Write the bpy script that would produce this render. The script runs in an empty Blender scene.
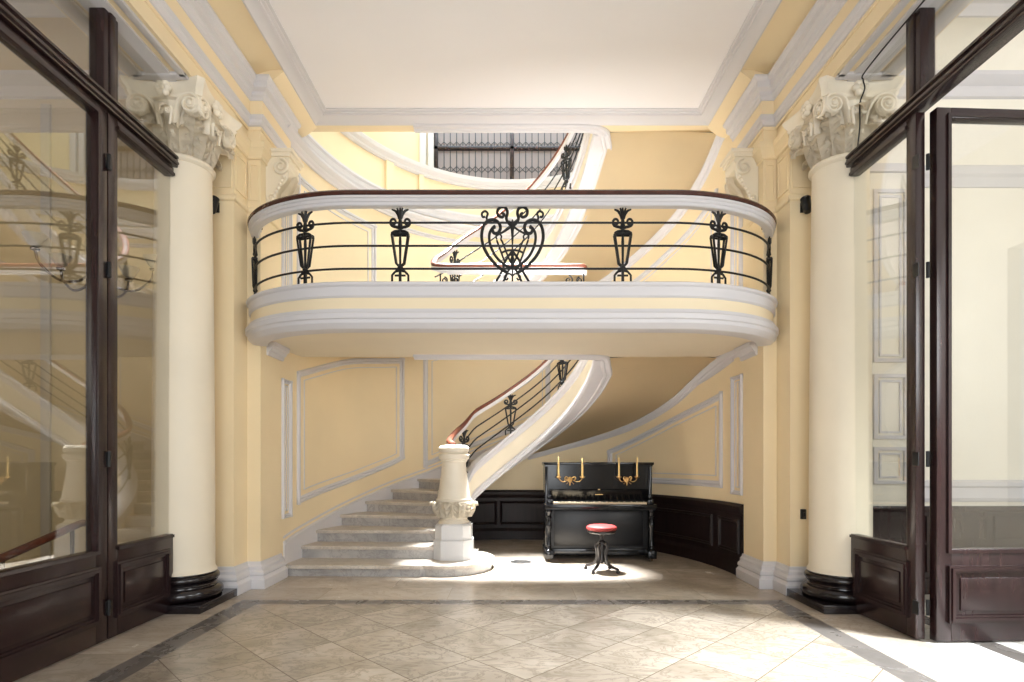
import bpy, bmesh, math, random
import numpy as np
from mathutils import Vector, Matrix
random.seed(7)
SC = bpy.context.scene
COL = SC.collection
PI = math.pi
def rad(a): return a*PI/180.0

# ------------------------------------------------------------------ materials
def new_mat(name):
    m = bpy.data.materials.new(name); m.use_nodes = True
    nt = m.node_tree; b = nt.nodes['Principled BSDF']
    return m, nt, b
def setin(b, k, v):
    if k in b.inputs: b.inputs[k].default_value = v
def plain(name, col, rough=0.6, metal=0.0, spec=0.5, noise=0.0, scale=3.0, bump=0.0, bscale=40.0, coat=0.0):
    m, nt, b = new_mat(name)
    setin(b, 'Base Color', (*col, 1)); setin(b, 'Roughness', rough); setin(b, 'Metallic', metal)
    setin(b, 'Specular IOR Level', spec); setin(b, 'Coat Weight', coat)
    if noise > 0 or bump > 0:
        g = nt.nodes.new('ShaderNodeNewGeometry')
    if noise > 0:
        n = nt.nodes.new('ShaderNodeTexNoise'); n.inputs['Scale'].default_value = scale; n.inputs['Detail'].default_value = 5
        nt.links.new(g.outputs['Position'], n.inputs['Vector'])
        r = nt.nodes.new('ShaderNodeMapRange')
        r.inputs[1].default_value = .3; r.inputs[2].default_value = .7
        r.inputs[3].default_value = 1-noise; r.inputs[4].default_value = 1+noise*.5
        nt.links.new(n.outputs['Fac'], r.inputs[0])
        mx = nt.nodes.new('ShaderNodeVectorMath'); mx.operation = 'MULTIPLY'
        mx.inputs[0].default_value = col
        nt.links.new(r.outputs[0], mx.inputs[1])
        nt.links.new(mx.outputs[0], b.inputs['Base Color'])
    if bump > 0:
        n2 = nt.nodes.new('ShaderNodeTexNoise'); n2.inputs['Scale'].default_value = bscale
        nt.links.new(g.outputs['Position'], n2.inputs['Vector'])
        bp = nt.nodes.new('ShaderNodeBump'); bp.inputs['Strength'].default_value = bump; bp.inputs['Distance'].default_value = .01
        nt.links.new(n2.outputs['Fac'], bp.inputs['Height']); nt.links.new(bp.outputs[0], b.inputs['Normal'])
    return m

def marble(name, c1, c2, vein, rough, scale=1.3, tile=None, tile_rot=0.0, origin=(0,0), mortar=(.25,.2,.15), msize=.004, vstr=.6, offset=0.0):
    """polished stone with soft clouds and veins; tile=(w,h) adds joints"""
    m, nt, b = new_mat(name)
    N = nt.nodes.new; L = nt.links.new
    g = N('ShaderNodeNewGeometry')
    base_vec = g.outputs['Position']
    brick = None
    if tile:
        mp = N('ShaderNodeMapping'); mp.vector_type = 'TEXTURE'
        mp.inputs['Location'].default_value = (origin[0], origin[1], 0); mp.inputs['Rotation'].default_value = (0,0,tile_rot)
        L(g.outputs['Position'], mp.inputs['Vector'])
        brick = N('ShaderNodeTexBrick'); brick.offset = offset; brick.squash = 1.0
        brick.inputs['Scale'].default_value = 1.0
        brick.inputs['Brick Width'].default_value = tile[0]; brick.inputs['Row Height'].default_value = tile[1]
        brick.inputs['Mortar Size'].default_value = msize; brick.inputs['Mortar Smooth'].default_value = .3
        brick.inputs['Color1'].default_value = (0,0,0,1); brick.inputs['Color2'].default_value = (1,1,1,1); brick.inputs['Mortar'].default_value = (.5,.5,.5,1)
        L(mp.outputs[0], brick.inputs['Vector'])
        # shift the veining per tile
        sh = N('ShaderNodeVectorMath'); sh.operation = 'MULTIPLY_ADD'
        sh.inputs[1].default_value = (7.3, 3.1, 5.7)
        L(brick.outputs['Color'], sh.inputs[0]); L(g.outputs['Position'], sh.inputs[2])
        base_vec = sh.outputs[0]
    n = N('ShaderNodeTexNoise'); n.inputs['Scale'].default_value = scale; n.inputs['Detail'].default_value = 8; n.inputs['Roughness'].default_value = .6; n.inputs['Distortion'].default_value = .8
    L(base_vec, n.inputs['Vector'])
    cr = N('ShaderNodeValToRGB'); cr.color_ramp.elements[0].position = .33; cr.color_ramp.elements[1].position = .68
    cr.color_ramp.elements[0].color = (*c1,1); cr.color_ramp.elements[1].color = (*c2,1)
    L(n.outputs['Fac'], cr.inputs['Fac'])
    v = N('ShaderNodeTexNoise'); v.inputs['Scale'].default_value = scale*1.6; v.inputs['Detail'].default_value = 9; v.inputs['Roughness'].default_value = .65; v.inputs['Distortion'].default_value = 1.8
    mp2 = N('ShaderNodeMapping'); mp2.inputs['Scale'].default_value = (1, 1.9, 1); mp2.inputs['Rotation'].default_value = (0,0,.6)
    L(base_vec, mp2.inputs['Vector']); L(mp2.outputs[0], v.inputs['Vector'])
    vr = N('ShaderNodeValToRGB')
    e = vr.color_ramp.elements
    e[0].position = .46; e[0].color = (0,0,0,1); e[1].position = .5; e[1].color = (1,1,1,1)
    e2 = vr.color_ramp.elements.new(.54); e2.color = (0,0,0,1)
    L(v.outputs['Fac'], vr.inputs['Fac'])
    sc = N('ShaderNodeMath'); sc.operation = 'MULTIPLY'; sc.inputs[1].default_value = vstr
    L(vr.outputs['Color'], sc.inputs[0])
    mx = N('ShaderNodeMix'); mx.data_type = 'RGBA'
    L(sc.outputs[0], mx.inputs[0]); L(cr.outputs['Color'], mx.inputs[6]); mx.inputs[7].default_value = (*vein,1)
    out = mx.outputs[2]
    if brick:
        tv = N('ShaderNodeMapRange'); tv.inputs[3].default_value = .88; tv.inputs[4].default_value = 1.06
        L(brick.outputs['Color'], tv.inputs[0])
        mm = N('ShaderNodeVectorMath'); mm.operation = 'MULTIPLY'
        L(out, mm.inputs[0]); L(tv.outputs[0], mm.inputs[1])
        m3 = N('ShaderNodeMix'); m3.data_type = 'RGBA'
        L(brick.outputs['Fac'], m3.inputs[0]); L(mm.outputs[0], m3.inputs[6]); m3.inputs[7].default_value = (*mortar,1)
        out = m3.outputs[2]
    L(out, b.inputs['Base Color'])
    rr = N('ShaderNodeMapRange'); rr.inputs[3].default_value = rough*.7; rr.inputs[4].default_value = rough*1.5
    L(n.outputs['Fac'], rr.inputs[0]); L(rr.outputs[0], b.inputs['Roughness'])
    return m

def wood(name, c1, c2, rough=.32, scale=6.0, spec=.5):
    m, nt, b = new_mat(name); N = nt.nodes.new; L = nt.links.new
    g = N('ShaderNodeNewGeometry'); mp = N('ShaderNodeMapping'); mp.inputs['Scale'].default_value = (scale*3, scale*3, scale*.35)
    L(g.outputs['Position'], mp.inputs['Vector'])
    n = N('ShaderNodeTexNoise'); n.inputs['Scale'].default_value = 1; n.inputs['Detail'].default_value = 6; n.inputs['Distortion'].default_value = .6
    L(mp.outputs[0], n.inputs['Vector'])
    cr = N('ShaderNodeValToRGB'); cr.color_ramp.elements[0].color = (*c1,1); cr.color_ramp.elements[1].color = (*c2,1)
    cr.color_ramp.elements[0].position = .3; cr.color_ramp.elements[1].position = .75
    L(n.outputs['Fac'], cr.inputs['Fac']); L(cr.outputs[0], b.inputs['Base Color'])
    setin(b, 'Roughness', rough); setin(b, 'Specular IOR Level', spec)
    return m

def glass(name, tint=(.96,.97,.95), ior=1.55, streak=0.0):
    m = bpy.data.materials.new(name); m.use_nodes = True; nt = m.node_tree; nt.nodes.clear()
    N = nt.nodes.new; L = nt.links.new
    o = N('ShaderNodeOutputMaterial'); mix = N('ShaderNodeMixShader'); tr = N('ShaderNodeBsdfTransparent'); gl = N('ShaderNodeBsdfGlossy')
    fr = N('ShaderNodeFresnel'); fr.inputs['IOR'].default_value = ior
    tr.inputs['Color'].default_value = (*tint,1); gl.inputs['Roughness'].default_value = .0
    geo = N('ShaderNodeNewGeometry'); ior_in = N('ShaderNodeMix')
    # same reflectance whether a pane is met from its front or its back face
    L(geo.outputs['Backfacing'], ior_in.inputs[0]); ior_in.inputs[2].default_value = ior; ior_in.inputs[3].default_value = 1.0/ior
    inv = N('ShaderNodeMath'); inv.operation = 'DIVIDE'
    L(ior_in.outputs[0], fr.inputs['IOR'])
    nt.nodes.remove(inv)
    fr.inputs['IOR'].default_value = ior
    L(fr.outputs[0], mix.inputs[0]); L(tr.outputs[0], mix.inputs[1]); L(gl.outputs[0], mix.inputs[2]); L(mix.outputs[0], o.inputs['Surface'])
    return m

M = {}
M['yellow'] = plain('painted_plaster_ochre', (.84,.70,.465), .55, noise=.05, scale=1.2, bump=.05, bscale=25)
M['cream'] = plain('painted_plaster_cream', (.82,.74,.59), .55, noise=.04, scale=1.5)
M['column'] = plain('painted_column_ivory', (.83,.745,.595), .5, noise=.05, scale=1.5, bump=.04, bscale=20)
M['white'] = plain('painted_moulding_white', (.64,.625,.645), .45, noise=.02, scale=1)
M['ceiling'] = plain('ceiling_white', (.89,.875,.90), .7, noise=.02, scale=.8)
M['capital'] = plain('carved_plaster_ivory', (.86,.785,.65), .6, noise=.05, scale=9)
M['roomcream'] = plain('side_room_cream', (.87,.83,.73), .6, noise=.03)
M['roomochre'] = plain('side_room_ochre', (.60,.49,.30), .6, noise=.03)
M['band'] = plain('painted_band_ochre', (.83,.71,.50), .5, noise=.02)
M['roomstrip'] = plain('side_room_strip', (.50,.45,.37), .6)
M['wood'] = wood('dark_mahogany', (.014,.0062,.0065), (.030,.0135,.0135), .26)
M['wainscot'] = wood('wainscot_wood', (.009,.005,.005), (.018,.009,.009), .45, spec=.22)
M['rail'] = wood('handrail_mahogany', (.10,.026,.014), (.17,.05,.025), .36)
M['railbal'] = wood('balcony_handrail_wood', (.045,.014,.010), (.08,.024,.016), .25)
M['blackstone'] = plain('black_marble', (.012,.008,.009), .16, noise=.3, scale=5)
M['iron'] = plain('wrought_iron', (.008,.008,.009), .4, spec=.35)
M['floor'] = marble('floor_marble_diagonal', (.29,.24,.185), (.47,.40,.325), (.16,.125,.09), .2, 1.6, (.5,.5), PI/4, (.087,4.129), (.15,.115,.08), .004, .5)
M['floorband'] = marble('floor_band_grey', (.125,.11,.098), (.17,.15,.135), (.10,.09,.08), .25, 3.0, vstr=.2)
M['floorslab'] = marble('floor_marble_slabs', (.38,.32,.255), (.54,.465,.38), (.28,.225,.17), .22, 1.4, (1.25,.5), 0, (.0,5.37), (.28,.22,.16), .003, .4, .5)
M['floorcool'] = marble('floor_marble_side', (.62,.58,.52), (.76,.73,.68), (.5,.46,.4), .25, 1.4, (.8,.8), 0, (3.0,.2), (.4,.35,.3), .003, .35)
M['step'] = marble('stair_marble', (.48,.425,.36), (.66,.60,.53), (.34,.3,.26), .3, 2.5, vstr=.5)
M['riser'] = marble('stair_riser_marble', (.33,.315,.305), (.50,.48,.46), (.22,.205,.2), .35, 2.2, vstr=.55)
M['newelstone'] = plain('newel_painted_stone', (.80,.735,.62), .45, noise=.06, scale=5)
M['plinthstone'] = plain('newel_plinth_grey', (.66,.655,.66), .4, noise=.06, scale=4)
M['piano'] = plain('black_lacquer', (.005,.005,.006), .16, spec=.35)
M['pianosatin'] = plain('black_satin', (.007,.007,.008), .34, spec=.3)
M['ivory'] = plain('ivory_keys', (.62,.5,.34), .3)
M['brass'] = plain('aged_brass', (.72,.47,.2), .3, metal=1.0)
M['candle'] = plain('beeswax_candle', (.78,.55,.22), .5)
M['leather'] = plain('red_leather', (.22,.024,.022), .5, spec=.25, noise=.1, scale=20)
M['stoolwood'] = plain('stool_black_wood', (.018,.014,.013), .3)
M['glass'] = glass('window_glass', (.97,.97,.955), 2.05)
M['shadeglass'] = plain('lamp_shade_glass', (.40,.36,.30), .3)
M['lead'] = plain('lead_came', (.03,.04,.05), .5)
M['drain'] = plain('drain_iron', (.09,.085,.08), .45, metal=.5)
M['bronze'] = plain('bronze', (.10,.065,.035), .35, metal=.6)
# pale translucent glass of the stair window, lit by the day outside
def window_glow():
    m, nt, b = new_mat('leaded_glass_daylit')
    setin(b, 'Base Color', (.20,.165,.16,1)); setin(b, 'Roughness', .3)
    setin(b, 'Emission Color', (.80,.72,.70,1)); setin(b, 'Emission Strength', .16)
    return m
M['leadglass'] = window_glow()

# ------------------------------------------------------------------ mesh helpers
class MB:
    """one mesh being built; every add_* takes a material slot"""
    def __init__(self): self.bm = bmesh.new(); self.rf = 1.0
    def _mark(self): return len(self.bm.faces)
    def _set(self, faces, mi):
        for f in faces: f.material_index = mi
    def box(self, x0,x1,y0,y1,z0,z1, mi=0, bev=0.0, mat=None):
        bm = self.bm
        if x0 > x1: x0,x1 = x1,x0
        if y0 > y1: y0,y1 = y1,y0
        if z0 > z1: z0,z1 = z1,z0
        vs = [bm.verts.new(p) for p in ((x0,y0,z0),(x1,y0,z0),(x1,y1,z0),(x0,y1,z0),(x0,y0,z1),(x1,y0,z1),(x1,y1,z1),(x0,y1,z1))]
        if mat is not None:
            for v in vs: v.co = mat @ v.co
        fs = [bm.faces.new([vs[i] for i in q]) for q in ((0,3,2,1),(4,5,6,7),(0,1,5,4),(1,2,6,5),(2,3,7,6),(3,0,4,7))]
        self._set(fs, mi)
        if bev > 0:
            es = list({e for f in fs for e in f.edges})
            r = bmesh.ops.bevel(bm, geom=es, offset=bev, segments=2, affect='EDGES', profile=.5)
            self._set(r['faces'], mi)
        return self
    def rframe(self, ax, a0, a1, z0, z1, w, d0, d1, mi=0, bev=0.0):
        """rectangular moulding on a face; ax 'x': runs along x with depth d0..d1 in y, ax 'y': along y with depth in x"""
        if a0 > a1: a0, a1 = a1, a0
        for (p,q,r,t) in ((a0,a1,z0,z0+w),(a0,a1,z1-w,z1),(a0,a0+w,z0+w,z1-w),(a1-w,a1,z0+w,z1-w)):
            if ax == 'x': self.box(p,q,d0,d1,r,t,mi,bev)
            else: self.box(d0,d1,p,q,r,t,mi,bev)
        return self
    def prism(self, pts, z0, z1, mi=0, bev=0.0):
        bm = self.bm
        lo = [bm.verts.new((p[0],p[1],z0)) for p in pts]; hi = [bm.verts.new((p[0],p[1],z1)) for p in pts]
        n = len(pts); fs = [bm.faces.new(lo[::-1]), bm.faces.new(hi)]
        for i in range(n): fs.append(bm.faces.new((lo[i],lo[(i+1)%n],hi[(i+1)%n],hi[i])))
        self._set(fs, mi)
        return self
    def solid(self, lo_pts, hi_pts, mi=0):
        """closed shell between two matching loops of 3D points"""
        bm = self.bm
        lo = [bm.verts.new(p) for p in lo_pts]; hi = [bm.verts.new(p) for p in hi_pts]; n = len(lo)
        fs = [bm.faces.new(lo[::-1]), bm.faces.new(hi)]
        for i in range(n): fs.append(bm.faces.new((lo[i],lo[(i+1)%n],hi[(i+1)%n],hi[i])))
        self._set(fs, mi); return self
    def sweep(self, prof, path, mi=0, closed=False, segmi=None):
        """prof: closed (u,v) polygon; path: [((x,y,z),(nx,ny))]; point = P + n*u + z*v.  segmi: material slot per profile edge"""
        bm = self.bm; rings = []
        for P, n in path:
            rings.append([bm.verts.new((P[0]+n[0]*u, P[1]+n[1]*u, P[2]+v)) for u,v in prof])
        k = len(prof); m = len(rings)
        for i in range(m if closed else m-1):
            a, b = rings[i], rings[(i+1)%m]
            for j in range(k):
                f = bm.faces.new((a[j],a[(j+1)%k],b[(j+1)%k],b[j])); f.material_index = segmi[j] if segmi else mi
        if not closed:
            f = bm.faces.new(rings[0][::-1]); f.material_index = mi
            f = bm.faces.new(rings[-1]); f.material_index = mi
        return self
    def tube(self, pts, r, n=8, mi=0, closed=False, flat=None):
        """round bar along pts; r a number or one per point; flat=(dir, k) squashes it along dir by k"""
        bm = self.bm; P = [Vector(p) for p in pts]; m = len(P)
        R = [r]*m if not hasattr(r,'__len__') else r
        R = [q*self.rf for q in R]
        up = None; rings = []
        for i in range(m):
            if closed: t = P[(i+1)%m]-P[(i-1)%m]
            else: t = P[min(i+1,m-1)]-P[max(i-1,0)]
            if t.length < 1e-9: t = Vector((0,0,1))
            t.normalize()
            if up is None:
                up = Vector((0,0,1)) if abs(t.z) < .9 else Vector((0,1,0))
            up = (up - t*up.dot(t))
            if up.length < 1e-6: up = t.orthogonal()
            up.normalize(); s = t.cross(up)
            ring = []
            for k in range(n):
                a = 2*PI*k/n; d = up*math.cos(a)*R[i] + s*math.sin(a)*R[i]
                ring.append(bm.verts.new(P[i]+d))
            rings.append(ring)
        for i in range(m if closed else m-1):
            a, b = rings[i], rings[(i+1)%m]
            for k in range(n):
                f = bm.faces.new((a[k],a[(k+1)%n],b[(k+1)%n],b[k])); f.material_index = mi
        if not closed:
            f = bm.faces.new(rings[0][::-1]); f.material_index = mi
            f = bm.faces.new(rings[-1]); f.material_index = mi
        return self
    def lathe(self, prof, c=(0,0,0), n=32, mi=0, axis='z', mat=None):
        bm = self.bm; rings = []
        for r, z in prof:
            if r < 1e-5:
                rings.append([bm.verts.new((c[0],c[1],c[2]+z))])
            else:
                rings.append([bm.verts.new((c[0]+r*math.cos(2*PI*k/n), c[1]+r*math.sin(2*PI*k/n), c[2]+z)) for k in range(n)])
        fs = []
        for a, b in zip(rings, rings[1:]):
            for k in range(n):
                k2 = (k+1)%n
                if len(a) == 1 and len(b) == 1: continue
                if len(a) == 1: fs.append(bm.faces.new((a[0],b[k2],b[k])))
                elif len(b) == 1: fs.append(bm.faces.new((a[k],a[k2],b[0])))
                else: fs.append(bm.faces.new((a[k],a[k2],b[k2],b[k])))
        if len(rings[0]) > 1: fs.append(bm.faces.new(rings[0][::-1]))
        if len(rings[-1]) > 1: fs.append(bm.faces.new(rings[-1]))
        self._set(fs, mi)
        if mat is not None:
            for rr in rings:
                for v in rr: v.co = mat @ v.co
        return self
    def ball(self, c, r, mi=0, sz=1.0, n=12):
        prof = [(r*math.sin(PI*i/8), -r*sz*math.cos(PI*i/8)) for i in range(9)]
        prof[0] = (0,-r*sz); prof[-1] = (0,r*sz)
        return self.lathe(prof, c, n, mi)
    def grid(self, G, mi=0, thick=0.0):
        """surface from a 2D list of points, given a thickness"""
        bm = self.bm; V = [[bm.verts.new(p) for p in row] for row in G]; fs = []
        for i in range(len(V)-1):
            for j in range(len(V[0])-1):
                fs.append(bm.faces.new((V[i][j],V[i][j+1],V[i+1][j+1],V[i+1][j])))
        self._set(fs, mi)
        if thick:
            r = bmesh.ops.solidify(bm, geom=fs, thickness=thick)
            for e in r['geom']:
                if isinstance(e, bmesh.types.BMFace): e.material_index = mi
        return self
    def xform(self, mat):
        self.bm.transform(mat); return self
    def build(self, name, mats, parent=None, sharp=32, kind=None, loc=None):
        bm = self.bm
        bmesh.ops.recalc_face_normals(bm, faces=bm.faces[:])
        me = bpy.data.meshes.new(name); bm.to_mesh(me); bm.free()
        if not isinstance(mats, (list,tuple)): mats = [mats]
        for m in mats: me.materials.append(m)
        for p in me.polygons: p.use_smooth = True
        me.set_sharp_from_angle(angle=rad(sharp))
        o = bpy.data.objects.new(name, me); COL.objects.link(o)
        if parent is not None: o.parent = parent
        if loc is not None: o.location = loc
        if kind: o['kind'] = kind
        return o

def tag(o, label, cat, group=None):
    o['label'] = label; o['category'] = cat
    if group: o['group'] = group
    return o
def thing(name, label, cat, loc=(0,0,0), group=None):
    o = bpy.data.objects.new(name, None); COL.objects.link(o); o.location = loc
    o.empty_display_size = .1
    return tag(o, label, cat, group)
def struct_root(name):
    o = bpy.data.objects.new(name, None); COL.objects.link(o); o['kind'] = 'structure'; return o
def copy_tree(o, parent=None):
    c = o.copy(); COL.objects.link(c)
    if parent is not None: c.parent = parent
    for ch in o.children: copy_tree(ch, c)
    return c

def cinterp(x, xs, ys):
    """smooth (Hermite) interpolation through points"""
    xs = list(xs); ys = list(ys); n = len(xs)
    if x <= xs[0]: return ys[0] + (ys[1]-ys[0])/(xs[1]-xs[0])*(x-xs[0])
    if x >= xs[-1]: return ys[-1] + (ys[-1]-ys[-2])/(xs[-1]-xs[-2])*(x-xs[-1])
    i = max(k for k in range(n) if xs[k] <= x); i = min(i, n-2)
    def slope(k):
        if k == 0: return (ys[1]-ys[0])/(xs[1]-xs[0])
        if k == n-1: return (ys[-1]-ys[-2])/(xs[-1]-xs[-2])
        return (ys[k+1]-ys[k-1])/(xs[k+1]-xs[k-1])
    h = xs[i+1]-xs[i]; t = (x-xs[i])/h; m0, m1 = slope(i)*h, slope(i+1)*h
    return (2*t**3-3*t*t+1)*ys[i] + (t**3-2*t*t+t)*m0 + (-2*t**3+3*t*t)*ys[i+1] + (t**3-t*t)*m1
def smooth_pts(pts, k=6, closed=False):
    """Catmull-Rom through 2D/3D points"""
    P = [Vector(p) for p in pts]; n = len(P); out = []
    rng = range(n if closed else n-1)
    for i in rng:
        if closed: a,b,c,d = P[(i-1)%n],P[i],P[(i+1)%n],P[(i+2)%n]
        else:
            b,c = P[i],P[i+1]; a = P[i-1] if i>0 else b*2-c; d = P[i+2] if i+2<n else c*2-b
        for s in range(k):
            t = s/k
            out.append(.5*((2*b)+(c-a)*t+(2*a-5*b+4*c-d)*t*t+(3*b-a-3*c+d)*t**3))
    if not closed: out.append(P[-1].copy())
    return out
def spiral(cx, cz, r0, r1, a0, turns, n=22):
    return [(cx+(r0+(r1-r0)*i/n)*math.cos(a0+turns*2*PI*i/n), cz+(r0+(r1-r0)*i/n)*math.sin(a0+turns*2*PI*i/n)) for i in range(n+1)]

# ------------------------------------------------------------------ plan of the stairwell
EA, EB, EC = 2.65, 3.05, 6.4
def W(s):
    return (-EA*math.cos(rad(s)), EC+EB*math.sin(rad(s)))
def WN(s):
    x, y = W(s); g = Vector((-x/EA**2, -(y-EC)/EB**2)); g.normalize(); return (g.x, g.y)
YW = 6.95
def I2(f):
    return (-1.05*math.cos(rad(f)), YW+1.12*math.sin(rad(f)))
def I1(f):
    if f >= 60: return I2(f)
    a = Vector((-.735,7.02)); b = Vector((-.80,7.60)); c = Vector(I2(60)); t = f/60.0
    t2 = Vector((-.70,7.86))
    p = (1-t)**3*a + 3*(1-t)**2*t*b + 3*(1-t)*t*t*t2 + t**3*c
    return (p.x, p.y)
def path_of(fn, zf, fs):
    out = []
    for f in fs:
        p = fn(f); e = .5; a = fn(f-e) if f-e >= 0 else fn(f); b = fn(f+e) if f+e <= 180 else fn(f)
        t = Vector((b[0]-a[0], b[1]-a[1])); t.normalize()
        out.append(((p[0],p[1],zf(f)), (t.y,-t.x)))
    return out
def wall_path(z, s0, s1, n=40, off=0.0):
    out = []
    for i in range(n+1):
        s = s0+(s1-s0)*i/n; p = W(s); nn = WN(s)
        zz = z(s) if callable(z) else z
        out.append(((p[0]+nn[0]*off, p[1]+nn[1]*off, zz), nn))
    return out
def s_of_f(f): return float(np.interp(f, [0,7,50,180],[10,16.4,55.5,170.5]))
def sw_of_f(f): return float(np.interp(f, [0,7,50,180],[10,16.4,55.5,168]))
FLOOR1, FLOOR2 = 2.85, 5.66
UND1, UND2 = 2.616, 5.41

# ------------------------------------------------------------------ floor
b = MB()
def quad(b, x0,x1,y0,y1,mi,z=0.0): b.box(x0,x1,y0,y1,z-.12,z,mi)
quad(b,-2.38,2.38,-2.5,5.2,0)
quad(b,-2.58,-2.38,-2.5,5.37,1); quad(b,2.38,2.58,-2.5,5.37,1); quad(b,-2.38,2.38,5.2,5.37,1)
quad(b,-3.05,-2.58,-2.5,5.37,2); quad(b,2.58,3.05,-2.5,5.37,2)
quad(b,-3.05,3.05,5.37,9.9,2)
quad(b,3.05,3.38,-2.5,5.8,3); quad(b,3.38,3.56,-2.5,5.8,1); quad(b,3.56,7.0,-2.5,5.8,3)
quad(b,-6.6,-3.05,-2.5,5.8,2)
b.build('floor', [M['floor'],M['floorband'],M['floorslab'],M['floorcool']], kind='structure')

# ------------------------------------------------------------------ stairwell wall (curved) and upper storey
b = MB()
th = [(0,0),(-.2,0),(-.2,6.0),(0,6.0)]
path = [((-EA,6.2,0),(1,0))] + wall_path(0,0,180,72) + [((EA,6.2,0),(-1,0))]
b.sweep(th, path)
b.build('wall_back', M['yellow'], kind='structure', sharp=20)
# upper storey: straight walls above the curved string course
b = MB()
b.box(-3.2,-1.36,9.75,9.95,5.9,8.7); b.box(1.36,3.2,9.75,9.95,5.9,8.7); b.box(-1.36,1.36,9.75,9.95,7.7,8.7); b.box(-1.36,1.36,9.75,9.95,5.8,5.95)
b.box(-3.0,-2.7,5.5,9.75,5.7,8.7); b.box(2.7,3.0,5.5,9.75,5.7,8.7)
b.build('wall_upper', M['yellow'], kind='structure')
b = MB()                                                         # ledge behind the string course
lo = [( -2.7,6.4)] + [W(s) for s in range(0,181,4)] + [(2.7,6.4),(2.7,9.75),(-2.7,9.75)]
b.prism([(-2.7,9.75),(-2.7,6.4)]+[W(s) for s in range(0,181,4)]+[(2.7,6.4),(2.7,9.75)], 5.93, 6.0)
b.build('trim_1', M['cream'], kind='structure')
b = MB(); b.box(-3.0,3.0,5.3,9.95,8.7,8.85); b.build('ceiling_stairwell', M['ceiling'], kind='structure')
b = MB(); b.box(-3.0,3.0,5.3,5.5,5.75,8.7); b.build('wall_front_upper', M['cream'], kind='structure')

# rings on the curved wall
def ring(name, prof, z, s0, s1, mat, n=60, segmi=None):
    b = MB(); b.sweep(prof, wall_path(z, s0, s1, n), segmi=segmi); return b.build(name, mat, kind='structure', sharp=25)
corn = [(-.02,0),(.03,0),(.04,.03),(.06,.05),(.07,.08),(.10,.10),(.12,.13),(.12,.165),(.02,.175),(-.02,.175)]
ring('trim_2', [(u,v*.85) for u,v in corn], 5.06, 0, 115, M['white'])
ring('trim_3', [(-.02,0),(.03,0),(.05,.03),(.05,.09),(.08,.11),(.08,.14),(-.02,.14)], 5.26, 0, 130, M['white'])
ring('trim_4', [(-.02,0),(.03,0),(.05,.02),(.05,.05),(.09,.09),(.10,.13),(.10,.15),(-.02,.15)], 5.87, 0, 180, M['white'])
# shallow pilaster strips under the string course
for i,(s0,s1) in enumerate(((43.2,46.0),(55.6,57.2))):
    b = MB(); b.sweep([(-.01,0),(.05,0),(.05,.47),(-.01,.47)], wall_path(5.40,s0,s1,4)); b.build('trim_%d'%(5+i), M['yellow'], kind='structure')

def frame_on_wall(name, s0, s1, zlo, zhi, w=.075, mat=None, ds=None, double=True, n=30, left=True, right=True, top=True, bottom=True):
    """panel moulding on the curved wall: zlo/zhi numbers or functions of s"""
    fl = zlo if callable(zlo) else (lambda s: zlo); fh = zhi if callable(zhi) else (lambda s: zhi)
    b = MB()
    prof = [(-.01,0),(.012,0),(.03,w*.2),(.03,w*.45),(.012,w*.5),(.02,w*.75),(.006,w),(-.01,w)]
    if bottom: b.sweep(prof, wall_path(fl, s0, s1, n))
    if top: b.sweep([(u,-v) for u,v in prof], wall_path(fh, s0, s1, n))
    for s, sg, on in ((s0,1,left),(s1,-1,right)):
        if not on: continue
        p = Vector(W(s)); q = Vector(W(s+.5)); t = (q-p).normalized()*sg; nn = Vector(WN(s))
        z0, z1 = fl(s), fh(s)
        poly = [p + nn*u + t*v for u,v in prof]
        b.prism([(q.x,q.y) for q in poly], z0, z1)
    if double:
        d = .028; ww = w*.35
        tl = (s1-s0)
        k = 1.7*w/ (2.7*PI/180)
        a0, a1 = s0+k, s1-k
        p2 = [(-.01,0),(.012,0),(.012,.014),(-.01,.014)]
        if a1 > a0:
            b.sweep(p2, wall_path(lambda s: fl(s)+w*1.7, a0, a1, n)); b.sweep(p2, wall_path(lambda s: fh(s)-w*1.7, a0, a1, n))
            for s in (a0,a1):
                p = Vector(W(s)); t = (Vector(W(s+.3))-p).normalized(); nn = Vector(WN(s))
                poly = [p+nn*u+t*v for u,v in p2]
                b.prism([(q.x,q.y) for q in poly], fl(s)+w*1.7, fh(s)-w*1.7+.014)
    return b.build(name, mat or M['white'], kind='structure', sharp=25)
fn = lambda xs, ys: (lambda s: cinterp(s, xs, ys))
# lower left panels
frame_on_wall('trim_7', .6, 5.2, .66, 2.28, .05)
frame_on_wall('trim_8', 8, 50.5, fn([8,30,45,51],[.79,1.01,1.23,1.36]), fn([8,15,30,45,51],[2.42,2.53,2.77,2.89,2.93]), .085)
frame_on_wall('trim_9', 57.5, 104, fn([57,80,104],[1.20,1.62,2.05]), fn([57,80,104],[3.0,3.4,3.8]), .085)
# lower right panels
frame_on_wall('trim_10', 125, 170, .99, fn([125,147,156.5,170],[1.49,1.90,2.04,2.19]), .085)
frame_on_wall('trim_11', 174.3, 179.6, .93, 2.33, .05)
# upper left panels
frame_on_wall('trim_13', 8, 40, 3.35, 4.84, .09)
frame_on_wall('trim_14', .6, 5.2, 3.2, 4.98, .05)
# right upper panel on the curved wall
frame_on_wall('trim_15', 174.3, 179.6, 3.05, 4.9, .05)
frame_on_wall('trim_16', 47, 110, fn([47,110],[4.1,5.0]), 4.98, .07, double=False, left=False, right=False, bottom=False)

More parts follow.
